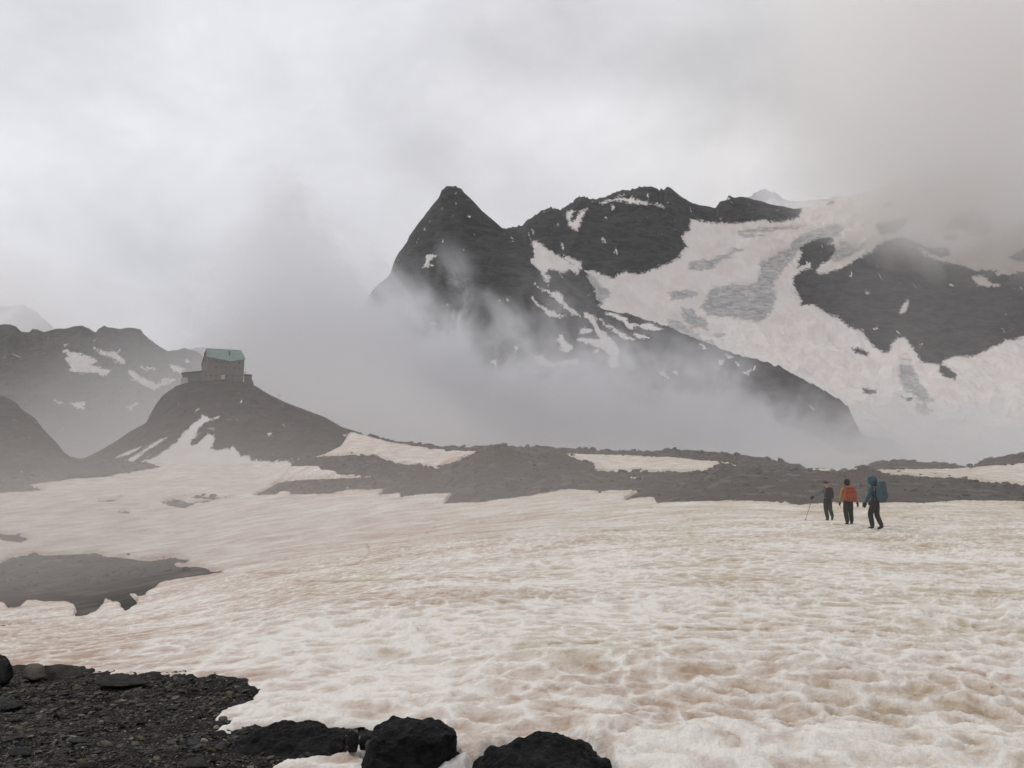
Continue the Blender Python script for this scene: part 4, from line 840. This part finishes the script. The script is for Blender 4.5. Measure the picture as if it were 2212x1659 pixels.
def hiker(px, py, H, yaw, pose, jacket, sleeve, trousers, pack, head, label, name='person', hand_mat=None, Y=26.0, pack_kind='day'):
    g = ground_at(px, py, y0=Y-6, y1=Y+12); root = empty(name, g + Vector((0, 0, -.02)), yaw, label, 'person')
    J = {k: Vector(v)*H for k, v in pose.items()}
    def N(k, r, r2=None): return (*J[k], r*H, (r2 or r)*H)
    J['headtop'] = J['head']+Vector((0, .004, .045))*H
    # body: one continuous figure
    ks = [('pelvis',.066,.05),('waist',.062,.045),('chest',.078,.056),('neckb',.042,.034),('neck',.030,.030),('head',.045,.052),('headtop',.038,.045),
          ('shL',.034,.034),('elL',.025,.025),('wrL',.017,.017),('shR',.034,.034),('elR',.025,.025),('wrR',.017,.017),
          ('hipL',.054,.054),('knL',.036,.036),('anL',.022,.022),('toL',.022,.016),('hipR',.054,.054),('knR',.036,.036),('anR',.022,.022),('toR',.022,.016)]
    ix = {k[0]: i for i, k in enumerate(ks)}
    E_ = [('pelvis','waist'),('waist','chest'),('chest','neckb'),('neckb','neck'),('neck','head'),('head','headtop'),('chest','shL'),('shL','elL'),('elL','wrL'),('chest','shR'),('shR','elR'),('elR','wrR'),('pelvis','hipL'),('hipL','knL'),('knL','anL'),('anL','toL'),('pelvis','hipR'),('hipR','knR'),('knR','anR'),('anR','toR')]
    body = skin_mesh('body', [N(*k) for k in ks], [(ix[a], ix[b]) for a, b in E_], M_SKIN, root)
    hc = J['head'] + Vector((0, .012, .012))*H; hr = H*.062
    bm = bmesh.new(); bm.from_mesh(body.data)                    # face: brow and jaw, nose, ears, eyes, lips
    ellipsoid(bm, hc, (hr*.80, hr*.98, hr*1.12), 20, lambda p: Vector((p.x*(1-.18*max(0, -p.z/hr)), p.y, p.z)))
    ellipsoid(bm, hc+Vector((0, hr*.98, -hr*.12)), (hr*.15, hr*.24, hr*.22), 8); ellipsoid(bm, hc+Vector((0, hr*.86, -hr*.52)), (hr*.28, hr*.12, hr*.07), 8)
    for s in (-1, 1):
        ellipsoid(bm, hc+Vector((s*hr*.80, -.02*H*.2, -.05*hr)), (hr*.10, hr*.22, hr*.30), 8); ellipsoid(bm, hc+Vector((s*hr*.32, hr*.86, hr*.06)), (hr*.14, hr*.09, hr*.08), 8)
    bm.to_mesh(body.data); bm.free(); body.data.polygons.foreach_set('use_smooth', [True]*len(body.data.polygons))
    # jacket (torso and sleeves) and trousers follow the body
    Jk = [(*J['hem'], .088*H, .068*H), (*J['waist'], .082*H, .062*H), (*J['chest'], .098*H, .072*H), (*J['neckb'], .055*H, .048*H)]
    skin_mesh('jacket', Jk, [(0,1),(1,2),(2,3)], jacket, root)
    for s in 'LR':
        a, b, c = J['sh'+s], J['el'+s], J['wr'+s]; i = lerp(J['chest'], a, .55)
        skin_mesh('sleeve', [(*i, .050*H, .05*H), (*a, .047*H, .047*H), (*lerp(a, b, .5), .041*H, .041*H), (*b, .036*H, .036*H), (*c, .027*H, .027*H)], [(0,1),(1,2),(2,3),(3,4)], sleeve, root)
    tr = [(*J['waist'], .066*H, .052*H), (*J['pelvis'], .080*H, .064*H)]; ed = [(0, 1)]
    for s in 'LR':
        k = len(tr); tr += [(*J['hip'+s], .060*H, .064*H), (*lerp(J['hip'+s], J['kn'+s], .5), .060*H, .062*H), (*J['kn'+s], .050*H, .054*H), (*lerp(J['kn'+s], J['an'+s], .5), .046*H, .050*H), (*lerp(J['kn'+s], J['an'+s], .98), .041*H, .043*H)]
        ed += [(1, k), (k, k+1), (k+1, k+2), (k+2, k+3), (k+3, k+4)]
    skin_mesh('trousers', tr, ed, trousers, root)
    for s in 'LR':
        a = J['an'+s]; t = J['to'+s]; d = (t-a)
        skin_mesh('boot', [(*(a+Vector((0,0,.035*H))), .034*H, .034*H), (*a, .034*H, .036*H), (*lerp(a, t, .55), .030*H, .026*H), (*(a+d*1.05), .026*H, .018*H)], [(0,1),(1,2),(2,3)], M_BOOT, root)
        # hand: palm, four unequal curled fingers and a thumb
        w = J['wr'+s]; fd = (w-J['el'+s]).normalized(); sd_ = Vector((1, 0, 0)) if s == 'L' else Vector((-1, 0, 0)); inw = (sd_ - fd*sd_.dot(fd)).normalized(); fwd = fd.cross(inw)*(1 if s == 'R' else -1)
        u = H*.011; bm = bmesh.new(); pc = w + fd*u*3.2
        ellipsoid(bm, pc, (u*1.7, u*3.6, u*3.9), 12, rot=Matrix((inw, fwd, -fd)).transposed())
        for i, L in enumerate((3.4, 4.0, 3.7, 2.9)):
            p0 = pc + fd*u*2.8 + fwd*u*(2.4-1.6*i); p1 = p0 + (fd*.9+inw*.3).normalized()*u*L*.5; p2 = p1 + (fd*.5+inw*.85).normalized()*u*L*.35; p3 = p2 + (inw*.95-fd*.1).normalized()*u*L*.25
            add_tube(bm, p0, p1, u*.82, u*.76, 8); add_tube(bm, p1-(p1-p0)*.05, p2, u*.76, u*.7, 8); add_tube(bm, p2, p3, u*.7, u*.55, 8)
        q0 = pc + fwd*u*2.6 - fd*u*1.2; q1 = q0 + (fwd*.7+fd*.6+inw*.3).normalized()*u*2.2; q2 = q1 + (fd*.8+inw*.6).normalized()*u*1.8
        add_tube(bm, q0, q1, u*1.0, u*.85, 8); add_tube(bm, q1, q2, u*.85, u*.65, 8)
        bm_obj('hand', bm, hand_mat or M_GLOVE, root, smooth=True)
    # head wear
    kind, hm = head; bm = bmesh.new()
    if kind == 'hood':
        ellipsoid(bm, hc+Vector((0, -.10*hr, .05*hr)), (hr*1.28, hr*1.42, hr*1.42), 24, lambda p: Vector((p.x*(1+.1*(p.z/hr < -.4)), p.y+(hr*.28 if p.z > hr*.35 and p.y > hr*.6 else 0), p.z)))
        ellipsoid(bm, hc+Vector((0, -.35*hr, -1.05*hr)), (hr*1.05, hr*.95, hr*.75), 18)
        ob = bm_obj('hood', bm, hm, root, smooth=True)
    elif kind == 'hair':
        ellipsoid(bm, hc+Vector((0, -.16*hr, .14*hr)), (hr*1.02, hr*1.08, hr*1.16), 24, lambda p: p*(1+.07*mn.noise(p*90))); ellipsoid(bm, hc+Vector((0, -.45*hr, -.45*hr)), (hr*.92, hr*.62, hr*.85), 18, lambda p: p*(1+.09*mn.noise(p*90)))
        bm_obj('hair', bm, hm, root, smooth=True)
    else:
        ellipsoid(bm, hc+Vector((0, -.08*hr, .30*hr)), (hr*.98, hr*1.08, hr*.98), 24, lambda p: Vector((p.x, p.y, max(p.z, -hr*.25)))); ellipsoid(bm, hc+Vector((0, hr*1.2, .30*hr)), (hr*.66, hr*.55, hr*.07), 14)
        cp = bm_obj('cap', bm, hm, root, smooth=True)
    # rucksack
    bw, bd, bz0, bz1, m1 = pack; B0 = J['chest']; cx = B0.x; cy = B0.y-.066*H-bd/2
    bm = bmesh.new(); r = bmesh.ops.create_cube(bm, size=1.0)
    for v in r['verts']:
        top = v.co.z > 0; v.co = Vector((cx+v.co.x*bw*(.86 if top else 1), cy+v.co.y*bd*(.75 if top else 1), bz1 if top else bz0))
    bmesh.ops.subdivide_edges(bm, edges=bm.edges[:], cuts=5, use_grid_fill=True)
    mid = (bz0+bz1)/2
    for v in bm.verts:
        qx = (v.co.x-cx)/(bw/2); qy = (v.co.y-cy)/(bd/2); qz = (v.co.z-mid)/((bz1-bz0)/2); k = 1-.10*(abs(qx*qy)**2)-.10*abs(qz*qx)**2-.1*abs(qz*qy)**2
        v.co = Vector((cx+(v.co.x-cx)*k*(1+.06*math.sin(qz*7)), cy+(v.co.y-cy)*k*(1+.08*(1-qx*qx)), mid+(v.co.z-mid)*k))
    pk = bm_obj('rucksack', bm, m1, None, smooth=True); pk.parent = root
    for s in (-1, 1):
        bm = bmesh.new()
        x = cx+s*.052*H; y0 = B0.y; add_tube(bm, (x, y0-.075*H, bz1-.05*H), (x, y0+.005, J['neckb'].z+.02*H), .012*H, .012*H, 8); add_tube(bm, (x, y0+.005, J['neckb'].z+.02*H), (x+s*.01*H, y0+.082*H, J['chest'].z), .012*H, .012*H, 8); add_tube(bm, (x+s*.01*H, y0+.082*H, J['chest'].z), (x+s*.03*H, y0-.05*H, J['waist'].z), .010*H, .010*H, 8)
        bm_obj('strap', bm, M_STRAP, pk, smooth=True)
    bm = bmesh.new(); ellipsoid(bm, (cx, cy-.1*bd, bz1+.004), (bw*.43, bd*.42, (bz1-bz0)*.11), 16); bm_obj('lid', bm, m1, pk, smooth=True)
    bm = bmesh.new(); ellipsoid(bm, (cx, cy-bd*.5, bz0+(bz1-bz0)*.36), (bw*.34, bd*.18, (bz1-bz0)*.24), 16); bm_obj('pocket', bm, m1, pk, smooth=True)
    return root, J, g
base = dict(pelvis=(0,0,.535), hem=(0,0,.505), waist=(0,0,.60), chest=(0,.005,.735), neckb=(0,.005,.815), neck=(0,.012,.85), head=(0,.018,.905),
            shL=(-.102,0,.79), shR=(.102,0,.79), elL=(-.135,-.005,.625), elR=(.135,-.005,.625), wrL=(-.15,.04,.485), wrR=(.15,.04,.485),
            hipL=(-.05,0,.50), hipR=(.05,0,.50), knL=(-.055,.02,.275), knR=(.055,.02,.275), anL=(-.06,0,.045), anR=(.06,0,.045), toL=(-.065,.095,.018), toR=(.065,.095,.018))
p1 = dict(base, elL=(-.20,.03,.665), wrL=(-.30,.10,.60), elR=(.135,.03,.63), wrR=(.10,.13,.56), knL=(-.035,.045,.285), anL=(-.01,.02,.05), toL=(-.01,.115,.02), knR=(.045,-.02,.29), anR=(.035,-.15,.125), toR=(.04,-.10,.035), head=(-.01,.018,.905))
p2 = dict(base, elL=(-.145,-.02,.63), wrL=(-.165,.02,.50), elR=(.165,-.02,.63), wrR=(.205,.03,.49), knL=(-.055,.03,.285), anL=(-.045,-.02,.045), toL=(-.05,.07,.018), knR=(.06,.05,.29), anR=(.07,.05,.05), toR=(.075,.14,.02))
p3 = dict(base, elL=(-.15,.03,.64), wrL=(-.165,.10,.505), elR=(.15,.0,.62), wrR=(.13,.11,.52), knL=(-.035,.09,.29), anL=(-.03,.06,.045), toL=(-.03,.155,.018), knR=(.035,.0,.275), anR=(.03,-.09,.06), toR=(.035,.0,.018))
M_HGREY = cloth('grey_jacket', (.13, .145, .14)); M_TEAL = cloth('grey_teal_sleeve', (.12, .145, .135)); M_CHAR = cloth('charcoal_pack', (.028, .032, .032)); M_TRD = cloth('dark_trousers', (.028, .026, .027)); M_CAPR = cloth('maroon_cap', (.065, .025, .03))
M_YEL = cloth('ochre_yellow_jacket', (.30, .20, .06)); M_RED = cloth('orange_red_cover', (.28, .068, .038)); M_HAIR = cloth('dark_hair', (.025, .018, .017)); M_BLUE = cloth('blue_jacket', (.030, .075, .098)); M_BLUEP = cloth('teal_blue_pack', (.050, .085, .098))
r1, J1, g1 = hiker(1790, 1125, 1.66, math.radians(2), p1, M_HGREY, M_TEAL, M_TRD, (.34, .20, .90, 1.33, M_CHAR), ('cap', M_CAPR), 'hiker in grey jacket and dark cap with charcoal rucksack, reaching out to a walking pole', Y=31)
r2, J2, g2 = hiker(1835, 1133, 1.66, math.radians(-4), p2, M_YEL, M_YEL, M_TRD, (.46, .26, .84, 1.34, M_RED), ('hair', M_HAIR), 'hiker in yellow jacket with big orange-red rucksack, walking away between the two others', Y=28)
r3, J3, g3 = hiker(1894, 1145, 1.78, math.radians(38), p3, M_BLUE, M_BLUE, M_TRD, (.37, .28, .92, 1.56, M_BLUEP), ('hood', M_BLUE), 'hooded hiker in blue jacket with a tall teal rucksack, rightmost of the three', Y=23)
def pole():
    M = Matrix.Translation(g1 + Vector((0, 0, -.02))) @ Matrix.Rotation(math.radians(2), 4, 'Z'); h = M @ (J1['wrL'] + Vector((-.02, .03, -.03))*1.66)
    foot = ground_at(1757, 1124, y0=26, y1=44); foot.y = h.y; foot.x = h.x-.36; foot.z = GH(foot.x, foot.y)
    d = (h-foot).normalized(); top = h + d*.08; bm = bmesh.new()
    add_tube(bm, foot-foot, (h-foot)*.5, .006, .008, 8); add_tube(bm, (h-foot)*.5, top-foot, .009, .010, 8); add_tube(bm, h-foot-d*.07, top-foot, .018, .020, 10); add_tube(bm, d*.07, d*.085, .045, .045, 12)
    bm_obj('walking_pole', bm, M_CHAR, None, loc=foot, smooth=True, label='thin walking pole planted in the snow, held out by the grey hiker', cat='walking pole')
pole()
# ------------------------------------------------------------------ air: even haze, ground mist, fog banks, cloud
def box_obj(name, lo, hi, mat, kind='stuff', label=None):
    bm = bmesh.new(); bmesh.ops.create_cube(bm, size=1.0)
    for v in bm.verts: v.co = Vector([(lo[i]+hi[i])/2 + v.co[i]*(hi[i]-lo[i]) for i in range(3)])
    me = bpy.data.meshes.new(name); bm.to_mesh(me); bm.free(); me.materials.append(mat)
    o = bpy.data.objects.new(name, me); return link(o, kind, label)
def volume_material(name, color, density, aniso=0.0, step=1.0, grad=None):
    m = bpy.data.materials.new(name); m.use_nodes = True; m.node_tree.nodes.clear(); t = NT(m.node_tree)
    out = t.node('ShaderNodeOutputMaterial'); p = t.node('ShaderNodeVolumePrincipled')
    p.inputs['Color'].default_value = (*color, 1); p.inputs['Anisotropy'].default_value = aniso
    m.cycles.volume_step_rate = step
    d = density(t) if callable(density) else density
    if grad:      # light painted into the vapour colour: brighter higher up
        _, _, _, zz = xyz(t); t.put(p.inputs['Color'], t.mix(t.ramp(zz, grad[0], grad[1]), color, grad[2]))
    t.put(p.inputs['Density'], d); t.l.new(p.outputs[0], out.inputs[1])
    if not callable(density): m.cycles.homogeneous_volume = True
    return m
box_obj('haze', (-5600, -1000, -140), (5600, 5800, 1500), volume_material('haze', (.95, .955, .97), 2.4e-5))
def xyz(t):
    p = geo_pos(t); s = t.node('ShaderNodeSeparateXYZ'); t.put(s.inputs[0], p); return p, s.outputs[0], s.outputs[1], s.outputs[2]
def curve(t, v, pts, x0, x1, y1):     # height profile along x
    n = t.node('ShaderNodeFloatCurve'); t.put(n.inputs[1], t.ramp(v, x0, x1, smooth=False))
    c = n.mapping.curves[0]
    while len(c.points) > 2: c.points.remove(c.points[1])
    pp = [((x-x0)/(x1-x0), y/y1) for x, y in pts]
    c.points[0].location = pp[0]; c.points[1].location = pp[-1]
    for q in pp[1:-1]: c.points.new(*q)
    n.mapping.use_clip = False; n.mapping.update()
    return t.math('MULTIPLY', n.outputs[0], y1)
def mist_density(t):
    p, x, y, z = xyz(t)
    h = t.math('EXPONENT', t.math('MULTIPLY', t.math('ADD', z, 2.0), -1/6.0), clamp=True)
    n = t.ramp(t.noise(p, 0.022, 2, 0.5), 0.34, 0.66, 0.35, 1.6)
    g = t.math('MULTIPLY', t.ramp(y, 9, 24), t.ramp(y, 80, 190, 1.0, 0.22))
    top = t.ramp(z, 38, 22)
    ex = t.math('POWER', t.math('MULTIPLY', t.math('ADD', x, 24.0), 1/26.0), 2.0); ey = t.math('POWER', t.math('MULTIPLY', t.math('SUBTRACT', y, 48.0), 1/22.0), 2.0)
    n = t.math('ADD', n, t.math('MULTIPLY', t.math('EXPONENT', t.math('MULTIPLY', t.math('ADD', ex, ey), -1.0)), 2.6))
    return t.math('MULTIPLY', t.math('MULTIPLY', t.math('MULTIPLY', h, n), g), t.math('MULTIPLY', top, 0.0051))
box_obj('mist', (-260, 8, -14), (300, 360, 40), volume_material('mist', (.765, .73, .70), mist_density, step=1.0))
def valley_density(t):
    p, x, y, z = xyz(t)
    top = curve(t, x, [(-900, 60), (-560, 70), (-500, 110), (-440, 230), (-360, 330), (-280, 340), (-200, 265), (-140, 215), (-100, 188), (-50, 158), (0, 146), (110, 134), (190, 106), (260, 84), (380, 62), (520, 58), (640, 75), (900, 130)], -900, 900, 600)
    n1 = t.noise(t.mapping(p, (1, .7, 1.0)), 0.008, 5, 0.62, 0.9)
    n2 = t.noise(p, 0.026, 4, 0.65, 1.2)
    zt = t.math('ADD', top, t.math('ADD', t.math('MULTIPLY', t.math('SUBTRACT', n1, 0.5), 250.0), t.math('MULTIPLY', t.math('SUBTRACT', n2, 0.5), 90.0)))
    d = t.ramp(t.math('SUBTRACT', zt, z), -5, 60)
    lf = t.ramp(x, -120, -420); y0 = t.math('MULTIPLY_ADD', lf, 360.0, 560.0); y1 = t.math('MULTIPLY_ADD', lf, 330.0, 1040.0)
    f = t.math('MULTIPLY', t.ramp(t.math('SUBTRACT', y, y0), 0, 140), t.ramp(t.math('SUBTRACT', y1, y), 0, 80))
    return t.math('MULTIPLY', t.math('MULTIPLY', d, t.math('MULTIPLY', f, t.ramp(n2, .38, .6, .45, 1.5))), 0.012)
box_obj('fog_bank', (-900, 560, -90), (900, 1380, 620), volume_material('fog_bank', (.82, .82, .83), valley_density, step=0.6, grad=(60, 230, (.99, .99, 1.0))))
def low_density(t):
    p, x, y, z = xyz(t)
    n1 = t.noise(p, 0.012, 3, 0.55, 0.5)
    zt = t.math('MULTIPLY_ADD', t.math('MULTIPLY', t.ramp(x, -280, -170), t.ramp(x, 20, -90)), 62.0, 20.0)
    zt = t.math('ADD', zt, t.math('MULTIPLY', t.math('SUBTRACT', n1, 0.5), 50.0))
    d = t.ramp(t.math('SUBTRACT', zt, z), -15, 35)
    return t.math('MULTIPLY', t.math('MULTIPLY', d, t.ramp(y, 300, 340)), 0.0060)
box_obj('fog_bank', (-420, 300, -90), (420, 556, 125), volume_material('low_fog', (.88, .875, .875), low_density))
def cloud_density(t):
    p, x, y, z = xyz(t)
    n1 = t.noise(p, 0.0045, 6, 0.6, 0.5)
    # lower skirt of the cloud rises towards the left
    base = t.math('SUBTRACT', 950.0, t.math('MULTIPLY', x, 0.43))
    d = t.math('ADD', t.math('SUBTRACT', z, base), t.math('MULTIPLY', t.math('SUBTRACT', n1, 0.5), 760.0))
    d = t.ramp(d, -40, 170)
    return t.math('MULTIPLY', t.math('MULTIPLY', d, t.ramp(x, 560, 950)), 0.0075)
box_obj('cloud', (450, 1500, 420), (2300, 1950, 1300), volume_material('cloud', (1.0, .988, .972), cloud_density))

def wisp_density(t):                  # torn vapour climbing the left flank of the peak
    p, x, y, z = xyz(t)
    n = t.noise(t.mapping(p, (1.0, 0.5, 0.55), rot=(0, -0.75, 0)), 0.011, 6, 0.66, 1.0)
    d = t.ramp(n, 0.47, 0.66)
    f = t.math('MULTIPLY', t.math('MULTIPLY', t.ramp(x, -330, -260), t.ramp(x, -40, -110)), t.math('MULTIPLY', t.ramp(z, 380, 240), t.ramp(z, 100, 150)))
    g = t.math('MULTIPLY', t.ramp(y, 1070, 1100), t.ramp(y, 1200, 1160))
    return t.math('MULTIPLY', t.math('MULTIPLY', d, t.math('MULTIPLY', f, g)), 0.028)
box_obj('fog_wisp', (-335, 1065, 95), (-35, 1205, 385), volume_material('fog_wisp', (.985, .985, .995), wisp_density, step=0.7))
def veil_density(cx, cz, rx, rz, k):
    def f(t):
        p, x, y, z = xyz(t); n = t.noise(p, 0.004, 5, 0.6, 0.6)
        a = t.math('POWER', t.math('MULTIPLY', t.math('SUBTRACT', x, cx), 1/rx), 2.0); b = t.math('POWER', t.math('MULTIPLY', t.math('SUBTRACT', z, cz), 1/rz), 2.0)
        return t.math('MULTIPLY', t.math('MULTIPLY', t.ramp(t.math('ADD', a, b), 1.0, 0.2), t.ramp(n, .36, .62, .3, 1.0)), k)
    return f
box_obj('cloud', (900, 2950, 850), (1800, 3250, 1500), volume_material('pass_cloud', (1, 1, 1), veil_density(1300, 1130, 400, 320, .0060)))
box_obj('cloud', (-2000, 1900, 230), (-1050, 2150, 720), volume_material('left_cloud', (1, 1, 1), veil_density(-1450, 430, 450, 220, .0090)))
box_obj('cloud', (330, 1060, 20), (1200, 1260, 700), volume_material('right_veil', (1, .985, .965), veil_density(800, 330, 420, 330, .0006)))
